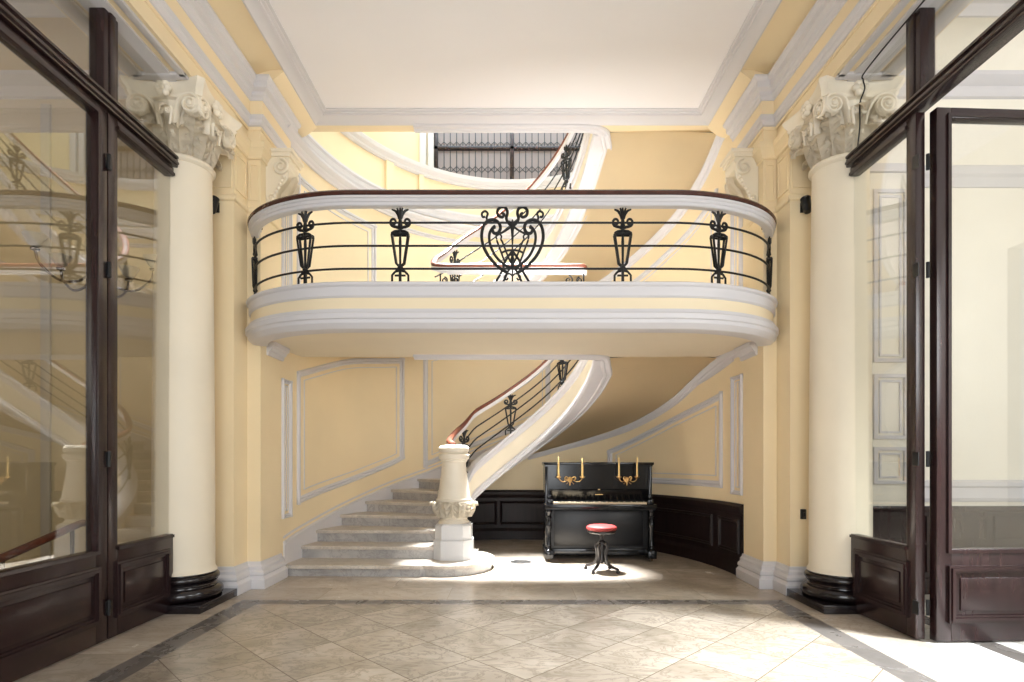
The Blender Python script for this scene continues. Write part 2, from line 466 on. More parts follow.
# dark wainscot round the back of the stairwell
def wains():
    b = MB()
    s0, s1 = 62, 180
    b.sweep([(-.01,0),(.05,0),(.05,.14),(.035,.17),(.025,.19),(.025,.70),(.04,.72),(.055,.76),(.055,.80),(.02,.83),(-.01,.83)], wall_path(0,s0,s1,70))
    o = b.build('trim_17', M['wainscot'], kind='structure', sharp=25)
    for a, c in ((64,84),(86,106),(108,128),(131,166),(169.5,178.5)):
        b = MB(); w = .045
        prof = [(.02,0),(.04,.004),(.05,.018),(.04,.036),(.02,w)]
        b.sweep(prof, wall_path(.25,a,c,18)); b.sweep(prof, wall_path(.60,a,c,18))
        for s in (a,c):
            p = Vector(W(s)); t = (Vector(W(s+.3))-p).normalized(); nn = Vector(WN(s))
            b.prism([(q.x,q.y) for q in (p+nn*u+t*(v-w/2) for u,v in prof)], .25, .645)
        b.build('panel_moulding', M['wainscot'], o, sharp=25)
wains()

# ------------------------------------------------------------------ pilasters, bases, entablature (both sides)
PB = [(0,0),(.075,0),(.08,.015),(.08,.10),(.065,.115),(.05,.13),(.065,.15),(.06,.175),(.035,.195),(.035,.225),(.015,.245),(.01,.27),(0,.275)]
PCAP = [(0,0),(.02,.005),(.02,.03),(.035,.05),(.04,.07),(.065,.10),(.07,.13),(.07,.16),(0,.165)]
PBAND = [(0,0),(.02,.01),(.03,.03),(.03,.05),(.015,.065),(0,.07)]
def mir(pts, sx): return [((p[0]*sx,p[1],p[2]),(n[0]*sx,n[1])) for p,n in pts]
tn = [20]
def trim(b, mats, sharp=30):
    o = b.build('trim_%d'%tn[0], mats, kind='structure', sharp=sharp); tn[0] += 1; return o
for sx in (-1,1):
    # bodies
    b = MB()
    b.box(sx*2.78, sx*3.5, 5.60, 6.0, 0, 5.3); b.box(sx*2.64, sx*3.2, 5.88, 6.38, 0, 5.41)
    b.box(sx*2.68, sx*3.2, 6.38, 6.6, 5.3, 5.41)
    o = trim(b, M['yellow'])
    pl = [((-3.42,5.6,0),(0,-1)),((-2.78,5.6,0),(1,-1)),((-2.78,5.88,0),(1,-1)),((-2.64,5.88,0),(1,-1)),((-2.64,6.40,0),(1,0))]
    if sx > 0: pl = [(p,(n[0],n[1])) for p,n in pl]
    def at_z(z): return mir([((p[0],p[1],z),n) for p,n in pl], -sx if False else (1 if sx < 0 else -1))
    b = MB(); b.sweep(PB, at_z(0)); trim(b, M['white'])
    b = MB(); b.sweep(PCAP, at_z(4.49)); b.sweep(PBAND, at_z(3.93)); trim(b, M['yellow'])
    # sunk panels on the pilaster heads
    b = MB()
    for (x0,x1,yy) in ((2.655,2.765,5.88),(2.80,3.2,5.60)):
        b.rframe('x', sx*x0, sx*x1, 4.06, 4.45, .022, yy-.012, yy+.01)
    b.rframe('y', 5.63, 5.85, 4.06, 4.45, .022, sx*2.768, sx*2.79)
    trim(b, M['yellow'])
    # main beam over the column
    b = MB()
    b.box(sx*2.77, sx*3.33, -2.5, 5.62, 4.66, 5.5)
    trim(b, M['yellow'])
    b = MB()
    ent = [((-2.77,-2.5,0),(1,0)),((-2.77,5.88,0),(1,-1)),((-2.64,5.88,0),(1,-1)),((-2.64,6.60,0),(1,0))]
    ent = mir(ent, 1 if sx < 0 else -1)
    b.sweep([(0,4.80),(.012,4.80),(.012,4.83),(0,4.835)], ent, 0)
    b.sweep([(0,4.84),(.015,4.845),(.03,4.87),(.03,4.90),(.05,4.92),(.05,4.94),(0,4.945)], ent, 1)
    b.sweep([(0,4.945),(.035,4.945),(.035,5.11),(0,5.11)], ent, 0)
    b.sweep([(0,5.08),(.045,5.09),(.05,5.115),(.07,5.13),(.075,5.16),(.115,5.18),(.12,5.235),(.145,5.25),(.155,5.265),(.155,5.285),(0,5.29)], ent, 1)
    trim(b, [M['yellow'],M['white']])
    # soffit mouldings of the beam
    b = MB()
    for x0,x1 in ((2.80,2.86),(3.16,3.30)):
        b.box(sx*x0, sx*x1, -2.0, 4.82, 4.635, 4.665, bev=.008)
    b.box(sx*2.80, sx*3.30, 4.78, 4.86, 4.635, 4.665, bev=.008)
    b.box(sx*2.92, sx*3.12, -2.0, 5.4, 4.64, 4.665)
    trim(b, M['white'])
    # cove up to the ceiling frame
    b = MB()
    cov = [(.0,5.27)] + [(.02+.36*(1-math.cos(a)), 5.29+.14*math.sin(a)) for a in [PI/2*i/10 for i in range(11)]] + [(.38,5.52),(0,5.52)]
    b.sweep(cov, mir([((-2.755,-2.5,0),(1,0)),((-2.755,5.86,0),(1,0))], 1 if sx < 0 else -1))
    cov2 = [(.0,5.27),(.10,5.285),(.16,5.31),(.24,5.37),(.30,5.42),(.30,5.52),(0,5.52)]
    b.sweep(cov2, mir([((-2.675,5.86,0),(1,0)),((-2.675,6.86,0),(1,0))], 1 if sx < 0 else -1))
    trim(b, M['yellow'], sharp=40)
    # small cornice tucked under the balcony against the pier
    b = MB()
    b.sweep([(0,.05),(.02,.05),(.03,.07),(.03,.09),(.05,.10),(.065,.13),(.09,.145),(.09,.18),(.10,.19),(0,.2)], mir([((-2.64,6.02,2.42),(1,0)),((-2.64,6.42,2.42),(1,0))], 1 if sx < 0 else -1))
    trim(b, M['white'])

# ------------------------------------------------------------------ hall ceiling
b = MB()
b.box(-2.5,2.5,-2.5,6.9,5.50,5.62)
b.build('ceiling', M['ceiling'], kind='structure')
b = MB()
cf = [((-2.20,-2.5,5.50),(-1,0)),((-2.20,6.62,5.50),(-1,1)),((2.20,6.62,5.50),(1,1)),((2.20,-2.5,5.50),(1,0))]
b.sweep([(0,.02),(0,-.012),(.025,-.018),(.03,-.03),(.055,-.034),(.06,-.05),(.10,-.058),(.16,-.085),(.175,-.095),(.19,-.095),(.19,.02)], cf)
trim(b, M['white'])
# upper landing slab (its front is the back edge of the hall ceiling)
b = MB()
b.box(-2.64,2.64,6.80,YW,UND2,FLOOR2)
b.box(-2.64,2.64,5.5,6.80,5.6,FLOOR2)
trim(b, M['yellow'])
# ------------------------------------------------------------------ carved leaf / volute helpers
def leaf_grid(R, z0, H, Wd, ang, curl=.06, lobes=3.5, n=22, m=11, c=(0,0), belly=.02, tipdrop=.05):
    """acanthus leaf standing against a round bell of radius R(z): lobed edge, midrib, curled tip"""
    G = []
    for i in range(n+1):
        v = i/n
        lob = abs(math.sin(v*lobes*PI))
        wid = Wd*(.78+.32*math.sin(PI*min(1,v*.9)))*(1-.8*max(0,v-.75)/.25)*(.72+.38*lob)
        if v < .78: z = z0+H*.86*v/.78; out = belly*math.sin(v/.78*PI*.5)
        else:
            a = (v-.78)/.22*PI*1.15
            z = z0+H*.86+math.sin(a)*H*.12-(v-.78)/.22*tipdrop*.6; out = belly+curl*(1-math.cos(a))*.5
        row = []
        for j in range(m):
            u = (j/(m-1)-.5)*2
            rib = .026*max(0,1-abs(u)*3) + .018*math.cos((abs(u)*1.1-v*lobes)*2*PI)*min(1,abs(u)*2)*(1-abs(u)*.3)
            rr = R(min(z, z0+H)) + .012 + out + rib - .020*u*u + .012*lob*abs(u)
            a = ang + u*wid*.5/max(R(z0),.05)
            row.append((c[0]+rr*math.cos(a), c[1]+rr*math.sin(a), z))
        G.append(row)
    return G
def volute(b, d, s, z, r=.088, cs=.232, cd=.262, turns=2.1, mi=0):
    """scroll lying in the plane of one capital face (normal d), at the end of that face towards s"""
    n = 40; a0 = PI*.62
    sp = [(cs+(r*(1-.84*i/n))*math.cos(a0-turns*2*PI*i/n), z+(r*(1-.84*i/n))*math.sin(a0-turns*2*PI*i/n)) for i in range(n+1)]
    st = smooth_pts([Vector((.04,z-.27)),Vector((.06,z-.13)),Vector((.10,z-.005)),Vector((.145,z+.058)),Vector(sp[0])], 4)[:-1]
    P = [(p[0],p[1]) for p in st]+sp; m = len(P); bm = b.bm; rings = []
    def dep(x): return cd+.03*(x/cs) if x < cs else cd+.03
    for i,(x,zz) in enumerate(P):
        a = P[max(i-1,0)]; q = P[min(i+1,m-1)]
        t = Vector((q[0]-a[0], q[1]-a[1])).normalized(); nn = Vector((-t.y, t.x))
        f = i/(m-1); tk = .017*(1-.55*f)+.002; hd = .034
        dc = cd-.035+.065*min(1,max(0,x/cs)) if i < len(st) else cd+.03-.0+.0
        if i < len(st): dc = .215+(cd+.03-.215)*min(1,(i/len(st))*1.35)
        ring = []
        for dd, sn in ((-hd,-1),(hd*.5,-1),(hd,-.45),(hd,.45),(hd*.5,1),(-hd,1)):
            ring.append(bm.verts.new(d*(dc+dd) + s*(x+nn.x*tk*sn) + Vector((0,0,zz+nn.y*tk*sn))))
        rings.append(ring)
    for a, q in zip(rings, rings[1:]):
        for j in range(6):
            f = bm.faces.new((a[j],a[(j+1)%6],q[(j+1)%6],q[j])); f.material_index = mi
    bm.faces.new(rings[0]); bm.faces.new(rings[-1])
    C = d*(cd+.03)+s*cs+Vector((0,0,z))
    rot = Matrix.Translation(C) @ Matrix(((s.x,0,d.x,0),(s.y,0,d.y,0),(0,1,0,0),(0,0,0,1)))
    b.lathe([(0,-.045),(r*.9,-.03),(r*.92,0),(r*.55,.006),(.022,.010),(.022,.04),(.014,.048),(0,.05)], n=22, mat=rot, mi=mi)

# ------------------------------------------------------------------ columns
CXC, CYC, CR = 3.045, 5.20, .258
ZC0, ZC1 = 4.03, 4.66
def make_column(x, label):
    t = thing('column', label, 'column', (x, CYC, 0), None)
    b = MB()
    b.box(-.335,.335,-.335,.335,0,.075, bev=.006)
    b.build('plinth', M['blackstone'], t)
    b = MB()
    pr = [(0,.075),(.315,.075)]
    pr += [(.275+.055*math.cos(a), .13+.055*math.sin(a)) for a in [(-PI/2+PI*i/10) for i in range(11)]]
    pr += [(.285,.187),(.283,.195)] + [(.268+.012*(1-math.sin(PI*i/6)), .195+.03*i/6) for i in range(7)] + [(.282,.227)]
    pr += [(.265+.033*math.cos(a), .262+.033*math.sin(a)) for a in [(-PI/2+PI*i/8) for i in range(9)]]
    pr += [(.272,.297),(.272,.31),(0,.31)]
    b.lathe(pr, n=48); b.build('base', M['blackstone'], t)
    b = MB()
    pr = [(0,.31),(.275,.31),(.275,.325),(.262,.345)]
    for i in range(13):
        f = i/12; pr.append((.258-.026*f**1.8, .36+(ZC0-.40)*f))
    pr += [(.234,ZC0-.02),(.25,ZC0-.012),(.262,ZC0+.005),(.262,ZC0+.02),(.25,ZC0+.036),(.235,ZC0+.04),(0,ZC0+.04)]
    b.lathe(pr, n=56); b.build('shaft', M['column'], t)
    # capital
    R = lambda z: .190+.075*max(0,min(1,(z-ZC0)/.5))**2.0
    cap = MB()
    cap.lathe([(0,ZC0+.03),(.190,ZC0+.03)]+[(R(ZC0+.03+.46*i/8), ZC0+.03+.46*i/8) for i in range(9)]+[(.30,ZC0+.50),(0,ZC0+.50)], n=40)
    cap_o = cap.build('capital', M['capital'], t)
    for row,(H,off,wd,cu) in enumerate(((.225,0,.125,.12),(.385,PI/8,.112,.135))):
        for k in range(8):
            b = MB(); a = 2*PI*k/8+off+PI/8
            b.grid(leaf_grid(R, ZC0+.035, H, wd, a, cu, lobes=3, belly=.055 if row == 0 else .035), thick=-.018)
            b.build('acanthus_leaf', M['capital'], cap_o, sharp=40)
    for k in range(4):
        a = k*PI/2; d = Vector((math.cos(a), math.sin(a), 0)); s = Vector((-d.y, d.x, 0))
        for sg in (-1,1):
            b = MB(); volute(b, d, s*sg, ZC1-.205); b.build('volute', M['capital'], cap_o, sharp=45)
        b = MB()
        for sg in (-1,1):
            pts = [(sg*.05,.25),(sg*.06,.32)] + [(sg*(.038+.032*(1-.8*i/16)*math.cos(i/16*3.4*PI)), .375+.034*(1-.8*i/16)*math.sin(i/16*3.4*PI)) for i in range(17)]
            b.tube([Vector((0,0,ZC0+zz)) + d*(.295+.06*(zz-.27)) + s*xx for xx,zz in pts], [.013]*2+[.015*(1-.4*i/17) for i in range(17)], 8)
        b.build('helix', M['capital'], cap_o, sharp=45)
    for k in range(4):
        b = MB(); a = PI/4+k*PI/2
        b.grid(leaf_grid(lambda z: R(z)+.02, ZC0+.16, .22, .12, a, .12, belly=.05), thick=-.012)
        b.build('corner_leaf', M['capital'], cap_o, sharp=50)
    # abacus: concave sides, cut corners
    def abac(hw, sag):
        pts = []; cut = .042
        for q in range(4):
            ca, sa = math.cos(q*PI/2), math.sin(q*PI/2)
            for i in range(13):
                u = -1+2*i/12; xx = (hw-cut)*u if True else 0
                yy = -(hw) + sag*(1-u*u)
                X = (hw-cut)*u; Y = yy
                pts.append((X*ca-Y*sa, X*sa+Y*ca))
        return pts
    b = MB()
    layers = [(.33,.065,0),(.345,.07,.028),(.335,.075,.034),(.345,.07,.05),(.365,.065,.085),(.375,.065,.11),(.375,.065,.13)]
    for (h0,s0,z0),(h1,s1,z1) in zip(layers, layers[1:]):
        pass
    rings = [[(p[0],p[1],ZC1-.13+z) for p in abac(h,s)] for h,s,z in layers]
    bm = b.bm; V = [[bm.verts.new(p) for p in r] for r in rings]
    n = len(V[0])
    for r0, r1 in zip(V, V[1:]):
        for k in range(n): bm.faces.new((r0[k],r0[(k+1)%n],r1[(k+1)%n],r1[k]))
    bm.faces.new(V[0][::-1]); bm.faces.new(V[-1])
    b.build('abacus', M['capital'], cap_o, sharp=30)
    for k in range(4):
        b = MB(); a = k*PI/2; d = Vector((math.cos(a), math.sin(a), 0)); s = Vector((-d.y,d.x,0)); c0 = d*.30+Vector((0,0,ZC1-.07))
        b.ball(c0+d*.035, .022)
        for i in range(6):
            aa = i*PI/3; b.ball(c0+d*.015+s*.045*math.cos(aa)+Vector((0,0,.045*math.sin(aa))), .032, n=10)
        b.build('rosette', M['capital'], cap_o, sharp=60)
    return t
make_column(-CXC, 'cream round column with carved leafy capital beside the closed dark glazed screen')
make_column(CXC, 'cream round column whose capital has a dark cable over it, near open glazed door')

# ------------------------------------------------------------------ corbels on the piers
def make_corbel(sx, label):
    t = thing('corbel', label, 'corbel', (sx*2.64, 6.14, 4.07))
    b = MB()
    b.box(0,-sx*.30,-.17,.17,.56,.60,bev=.006); b.box(0,-sx*.27,-.155,.155,.52,.56); b.build('shelf_slab', M['cream'], t)
    out = [(0,.52),(.245,.52),(.255,.48),(.235,.42),(.245,.36),(.235,.30),(.20,.24),(.15,.19),(.12,.13),(.10,.07),(.06,.02),(0,.0)]
    o2 = smooth_pts([Vector((u,v,0)) for u,v in out[1:]], 3)
    prof = [(0,.52)]+[(p.x,p.y) for p in o2]
    b = MB()
    b.solid([(-sx*u,-.135,v) for u,v in prof],[(-sx*u,.135,v) for u,v in prof])
    b.build('body', M['cream'], t)
    for yy in (-.145,.145):
        b = MB()
        pts = [(-sx*u,yy,v) for u,v in [(cx,cz) for cx,cz in spiral(.155,.41,.09,.015,PI/2,-1.8,26)]]
        b.tube(pts, [.016*(1-.3*i/26) for i in range(27)], 8)
        b.build('scroll', M['cream'], t, sharp=60)
        b = MB(); b.tube([(-sx*u,yy,v) for u,v in spiral(.055,.07,.05,.01,0,1.4,18)], .011, 8); b.build('foot_scroll', M['cream'], t, sharp=60)
    b = MB()   # acanthus leaf down the front
    for k,(u,yy) in enumerate(((0,0),(1,-.075),(1,.075))):
        G = []
        for i in range(13):
            v = i/12; z = .36-.34*v; base = cinterp(z, [0,.07,.13,.19,.24,.30,.36],[.01,.09,.12,.15,.20,.235,.245])
            wv = .06*(math.sin(PI*(.15+.8*v)))*(1+.2*abs(math.sin(v*4*PI)))
            row = []
            for j in range(7):
                w = (j/6-.5)*2
                row.append((-sx*(base+.02+.02*(1-w*w)+.03*v*v*(1-u*.4)), yy+w*wv*(1 if u==0 else .75), z-.04*u))
            G.append(row)
        b.grid(G, thick=.012)
    for i in range(7):
        b.ball((-sx*(.20-.02*i), -.15, .30-.04*i), .02); b.ball((-sx*(.20-.02*i), .15, .30-.04*i), .02)
    b.build('acanthus_leaf', M['capital'], t, sharp=60)
make_corbel(-1, 'carved scroll corbel on the pier above the left end of the balcony')
make_corbel(1, 'carved scroll corbel on the pier above the right end of the balcony')

# ------------------------------------------------------------------ balcony
def balcony_pts(off=0.0, n=18):
    pts = []
    a, bb, x0, yc = 1.32, .98, 1.45, 6.10
    yf = yc-bb
    arc = []
    t1 = math.acos((yc-5.86)/bb) if False else None
    for i in range(n+1):
        th = (PI/2)*(1-i/n)          # from side to front
        th = PI/2*.84*(1-i/n)
        arc.append((-(x0+a*math.sin(th)), yc-bb*math.cos(th)))
    L = arc + [(-x0+2*x0*i/14, yf) for i in range(1,14)] + [(-x,y) for x,y in arc[::-1]]
    return L
BP = balcony_pts()
def norm_path(pts, z):
    out = []; n = len(pts)
    for i,p in enumerate(pts):
        a = pts[max(i-1,0)]; c = pts[min(i+1,n-1)]
        t = Vector((c[0]-a[0], c[1]-a[1])).normalized()
        out.append(((p[0],p[1],z),(t.y,-t.x)))
    return out
balc = thing('balcony', 'bow-fronted balcony with white and cream moulded edge spanning the hall', 'balcony', (0,0,0))
b = MB()
xe, ye = BP[-1]
outl = [(p[0]-n[0]*.1,p[1]-n[1]*.1) for p,n in norm_path(BP,0)] + [(2.64,ye),(2.64,6.4)] + [W(s) for s in (180,177,174,171)] + [(W(169.6)[0],YW),(W(10.4)[0],YW)] + [W(s) for s in (9,6,3,0)] + [(-2.64,6.4),(-2.64,ye)]
b.prism(outl, UND1, FLOOR1)
b.build('slab', M['cream'], balc)
b = MB(); b.sweep([(-.12,.225),(0.0,.225),(.0,.36),(-.12,.36)], norm_path(BP, 2.49)); b.build('fascia_band', M['band'], balc)
b = MB(); b.sweep([(-.12,.335),(.005,.335),(.02,.35),(.02,.43),(.04,.445),(.045,.465),(.03,.474),(-.12,.474)], norm_path(BP, 2.49)); b.build('top_moulding', M['white'], balc)
b = MB(); b.sweep([(-.16,.05),(-.10,.045),(-.06,.05),(-.02,.055),(.01,.08),(.03,.10),(.035,.13),(.05,.14),(.052,.185),(.03,.20),(.02,.23),(-.16,.235)], norm_path(BP, 2.49)); b.build('bottom_moulding', M['white'], balc)

# ornate cast baluster (built once, local origin at the foot)
def baluster_mesh():
    b = MB(); b.rf = 1.28
    T = lambda pts, r, n=6: b.tube([(x,0,z) for x,z in pts], r, n)
    for sx in (-1,1):
        b.tube([(sx*x,y,z) for x,y,z in ((.008,0,.53),(.02,0,.565),(.045,0,.595),(.078,0,.607))], [.010,.011,.009,.005], 6)
        b.tube([(sx*x,y,z) for x,y,z in ((.005,0,.54),(.012,-.012,.575),(.026,-.016,.612))], [.010,.011,.006], 6)
        T([(sx*x,z) for x,z in ((.0,.452),(.03,.462),(.06,.468))]+[(sx*(.062+.032*(1-.62*i/16)*math.cos(-PI/2+i/16*1.25*2*PI)), .503+.034*(1-.62*i/16)*math.sin(-PI/2+i/16*1.25*2*PI)) for i in range(17)], [.010]*3+[.010*(1-.3*i/16) for i in range(17)])
        # tapered lantern
        for yy in (-.02,.02):
            b.tube([(sx*.014,yy*.5,.428),(sx*.045,yy,.422),(sx*.074,yy,.408),(sx*.075,yy,.395),(sx*.036,yy*.7,.165),(sx*.012,yy*.3,.145)], .0085, 6)
        b.tube([(sx*.074,-.022,.400),(sx*.074,.022,.400)], .008, 6)
        # foot
        T([(0,.115),(sx*.02,.105),(sx*.045,.10),(sx*.06,.085),(sx*.075,.07),(sx*.075,.0)], .008)
        T([(sx*.02,.13),(sx*.042,.10)], .007)
        b.box(sx*.066,sx*.085,-.012,.012,0,.02)
    b.tube([(0,0,.52),(0,0,.57),(0,0,.62)], [.012,.013,.005], 6)
    for yy in (-.022,.022): b.tube([(-.074,yy,.400),(.074,yy,.400)], .007, 6)
    b.lathe([(0,.13),(.012,.135),(.010,.20),(.014,.34),(.010,.40),(.016,.42),(.022,.435),(.012,.45),(.026,.465),(.02,.49),(.014,.53),(0,.54)], n=10)
    b.lathe([(0,.112),(.02,.12),(.026,.135),(.016,.15),(0,.155)], n=10)
    T([(-.05,.068),(.05,.068)], .007); b.box(-.012,.012,-.012,.012,0,.12)
    b.bm.verts.ensure_lookup_table()
    return b
b0 = baluster_mesh(); proto_bal = b0.build('baluster', M['iron'], sharp=50)
def place_baluster(parent, p, rz, first=[True], sc=1.0):
    if first[0]: o = proto_bal; first[0] = False
    else:
        o = proto_bal.copy(); COL.objects.link(o)
    o.parent = parent; o.location = p; o.rotation_euler = (0,0,rz); o.scale = (1,1,sc)
    return o

brail = thing('balcony_railing', 'black wrought iron railing with heart-shaped scroll medallion along the curved balcony front', 'railing', (0,0,0))
BR = [(x*1.0,y) for x,y in BP]
def inset(pts, d):
    return [(p[0]-n[0]*d, p[1]-n[1]*d) for (p,n) in norm_path(pts,0)]
RL = inset(BP, .04)
b = MB(); b.sweep([(-.055,0),(.055,0),(.07,.012),(.072,.035),(.06,.052),(.03,.06),(-.03,.06),(-.06,.052),(-.072,.035),(-.07,.012)], norm_path(RL, 3.752)); b.build('handrail', M['railbal'], brail, sharp=40)
b = MB(); b.sweep([(-.03,0),(.03,0),(.04,.008),(.04,.03),(.05,.036),(.05,.06),(.062,.068),(.062,.087),(-.062,.087),(-.062,.068),(-.05,.06),(-.05,.036),(-.04,.03),(-.04,.008)], norm_path(RL, 3.668)); b.build('rail_moulding', M['white'], brail, sharp=30)
for z in (3.527,3.314,3.103):
    b = MB(); b.tube([(p[0],p[1],z) for p in RL], .0105, 8); b.build('rod', M['iron'], brail)
def on_rail(x):
    best = min(range(len(RL)-1), key=lambda i: 0 if (RL[i][0]-x)*(RL[i+1][0]-x) <= 0 else abs(RL[i][0]-x)+1)
    a, c = RL[best], RL[best+1]; t = (x-a[0])/(c[0]-a[0]) if abs(c[0]-a[0]) > 1e-6 else 0
    return (x, a[1]+(c[1]-a[1])*t), math.atan2(c[1]-a[1], c[0]-a[0])
for x in (-1.93,-1.03,1.02,1.93):
    p, a = on_rail(x); place_baluster(brail, (p[0],p[1],2.964), a, sc=1.13)
for sx in (-1,1):
    p = RL[0] if sx < 0 else RL[-1]
    place_baluster(brail, (p[0],p[1]+.0,2.964), sx*1.25, sc=1.13)
# heart-shaped medallion
def medallion():
    k = .00134; b = MB(); b.rf = 1.15
    def T(pts, r=.010, m=5, y=0.0, taper=False):
        P = smooth_pts([Vector((x*k, y, z*k)) for x,z in pts], m)
        P2 = [Vector((-p.x,p.y,p.z)) for p in P]
        rr = [r*(1-.35*i/(len(P)-1)) for i in range(len(P))] if taper else r
        b.tube(P, rr, 7); b.tube(P2, rr, 7)
    T([(35,75),(95,115),(160,185),(200,260),(212,330),(200,395),(170,432),(130,440),(95,420),(82,385),(98,352),(128,350),(138,378),(118,392)], .0135)
    T([(10,110),(60,135),(115,190),(150,260),(160,320),(150,365),(120,400)], .0115)
    T([(125,0),(95,45),(66,100),(52,150),(20,200),(0,225)], .010)
    T([(70,0),(48,45),(30,85),(0,130)], .009)
    T([(0,120),(35,200),(66,280),(80,305)], .008)
    T([(38,110),(75,210),(108,300)], .008)
    T([(80,305),(76,328),(92,342),(112,330),(108,305)], .007)
    T([(0,232),(40,228),(78,212)], .009)
    T([(0,395),(24,415),(42,448),(34,488),(46,520),(78,528),(102,504),(96,470),(70,458),(58,476),(72,488)], .0125)
    T([(0,400),(40,370),(85,345)], .009)
    T([(170,432),(178,455),(170,482),(188,500),(210,484),(204,460),(188,462)], .0095)
    T([(0,55),(20,70),(45,62),(55,40),(40,28),(30,40)], .007)
    P = [(x*k,0,z*k) for x,z in ((0,0),(0,470))]
    b.lathe([(0,0),(.008,.005),(.007,.16),(.017,.19),(.02,.23),(.009,.27),(.007,.36),(.013,.46),(.018,.53),(.010,.58),(0,.60)], n=10)
    for sg in (-1,1):
        for (x,z,dz) in ((.014,.24,.05),(.014,.48,.05),(.018,.54,.04)):
            b.tube([(0,0,z),(sg*x,-.01,z+dz*.6),(sg*x*1.6,-.006,z+dz)], [.007,.007,.003], 6)
    return b
b = medallion(); o = b.build('medallion', M['iron'], brail, sharp=60); p,a = on_rail(.004); o.location = (p[0],p[1],2.964)

# ------------------------------------------------------------------ staircases
R1 = .13; RS = (FLOOR1-R1)/18.0
def z1(n): return R1+RS*(n-1)
def fl1(n): return 7+(n-3)*(173/16.0)
def bot1(f): return -.1+.0148*f
st = thing('staircase', 'curved stone staircase starting behind the carved newel, lowest flight under the balcony', 'staircase')
def Iin(fn_, f):
    p = fn_(f); c = Vector((0, YW+.25)); d = (Vector(p)-c); return tuple(Vector(p)+d.normalized()*.07)
def step_poly(n, lead, riser=False):
    """plan outline of step n; lead = nosing overhang in metres"""
    if n == 1:
        pts = [(-2.66,6.46-lead),(-1.05,6.42-lead)]
        cx, cy, rr = -.80, 6.97, .55+lead
        for i in range(15):
            a = -PI*.62 + PI*.92*i/14; pts.append((cx+rr*math.cos(a), cy+rr*math.sin(a)*1.0))
        pts += [(-.45,7.6),(-.9,7.7)]
        pts += [W(s) for s in (17,14,11,8,5,2)]
        return pts
    if n == 2:
        pts = [(W(9.5)[0]-.0,6.92-lead),(-.95,6.84-lead),(-.62,6.90-lead),(-.60,7.35)]
        pts += [I1(f) for f in (20,)]
        pts += [W(s) for s in (22,18,14,11)]
        return pts
    f0, f1 = fl1(n), fl1(n+1.35) if n < 19 else 180
    f1 = min(f1,180); s0, s1 = sw_of_f(f0), sw_of_f(f1)
    if riser: f1 = min(f0+2.5,180); s1 = sw_of_f(f1)
    A, B = Vector(W(s0)), Vector(Iin(I1,f0)); t = (A-B).normalized(); nn = Vector((t.y,-t.x))
    nxt = (Vector(W(s1))+Vector(I1(f1)))/2
    if nn.dot((A+B)/2-nxt) < 0: nn = -nn
    A = A+nn*lead; B = B+nn*lead
    pts = [tuple(A),tuple(B)] + [Iin(I1,f0+(f1-f0)*k/4) for k in range(1,5)] + [W(s1+(s0-s1)*k/4) for k in range(0,4)]
    return pts
for n in range(1,20):
    b = MB(); z = z1(n)
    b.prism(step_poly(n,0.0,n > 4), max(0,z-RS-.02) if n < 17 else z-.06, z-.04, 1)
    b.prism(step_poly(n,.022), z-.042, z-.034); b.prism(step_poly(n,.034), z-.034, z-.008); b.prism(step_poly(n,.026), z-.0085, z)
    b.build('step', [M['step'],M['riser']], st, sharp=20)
SOFW = ([0,16,30,60,90,105,120,135,150,160,165,172,180],[-.15,.08,.38,.93,1.33,1.517,1.69,1.885,2.17,2.42,2.52,2.605,2.62])
def soff1(s): return cinterp(s, *SOFW)
def soffit(fnI, botf, sofw, f0, f1, soff, parent, name='soffit', n=44):
    G = []
    for i in range(n+1):
        f = f0+(f1-f0)*i/n; s = soff(f)
        a = Vector((*fnI(f), botf(f)+.03)); c = Vector((*W(s), sofw(s)))
        row = []
        for j in range(9):
            u = j/8; row.append(a.lerp(c,u)+Vector((0,0,.03*math.sin(PI*u))))
        G.append(row)
    b = MB(); b.grid(G, thick=.04); return b.build(name, M['yellow'], parent, sharp=60)
soffit(I1, bot1, soff1, 18, 180, s_of_f, st)
def p3(P):
    out = []
    for i,p in enumerate(P):
        t = (P[min(i+1,len(P)-1)]-P[max(i-1,0)]); t.z = 0; t.normalize(); out.append(((p.x,p.y,p.z),(t.y,-t.x)))
    return out
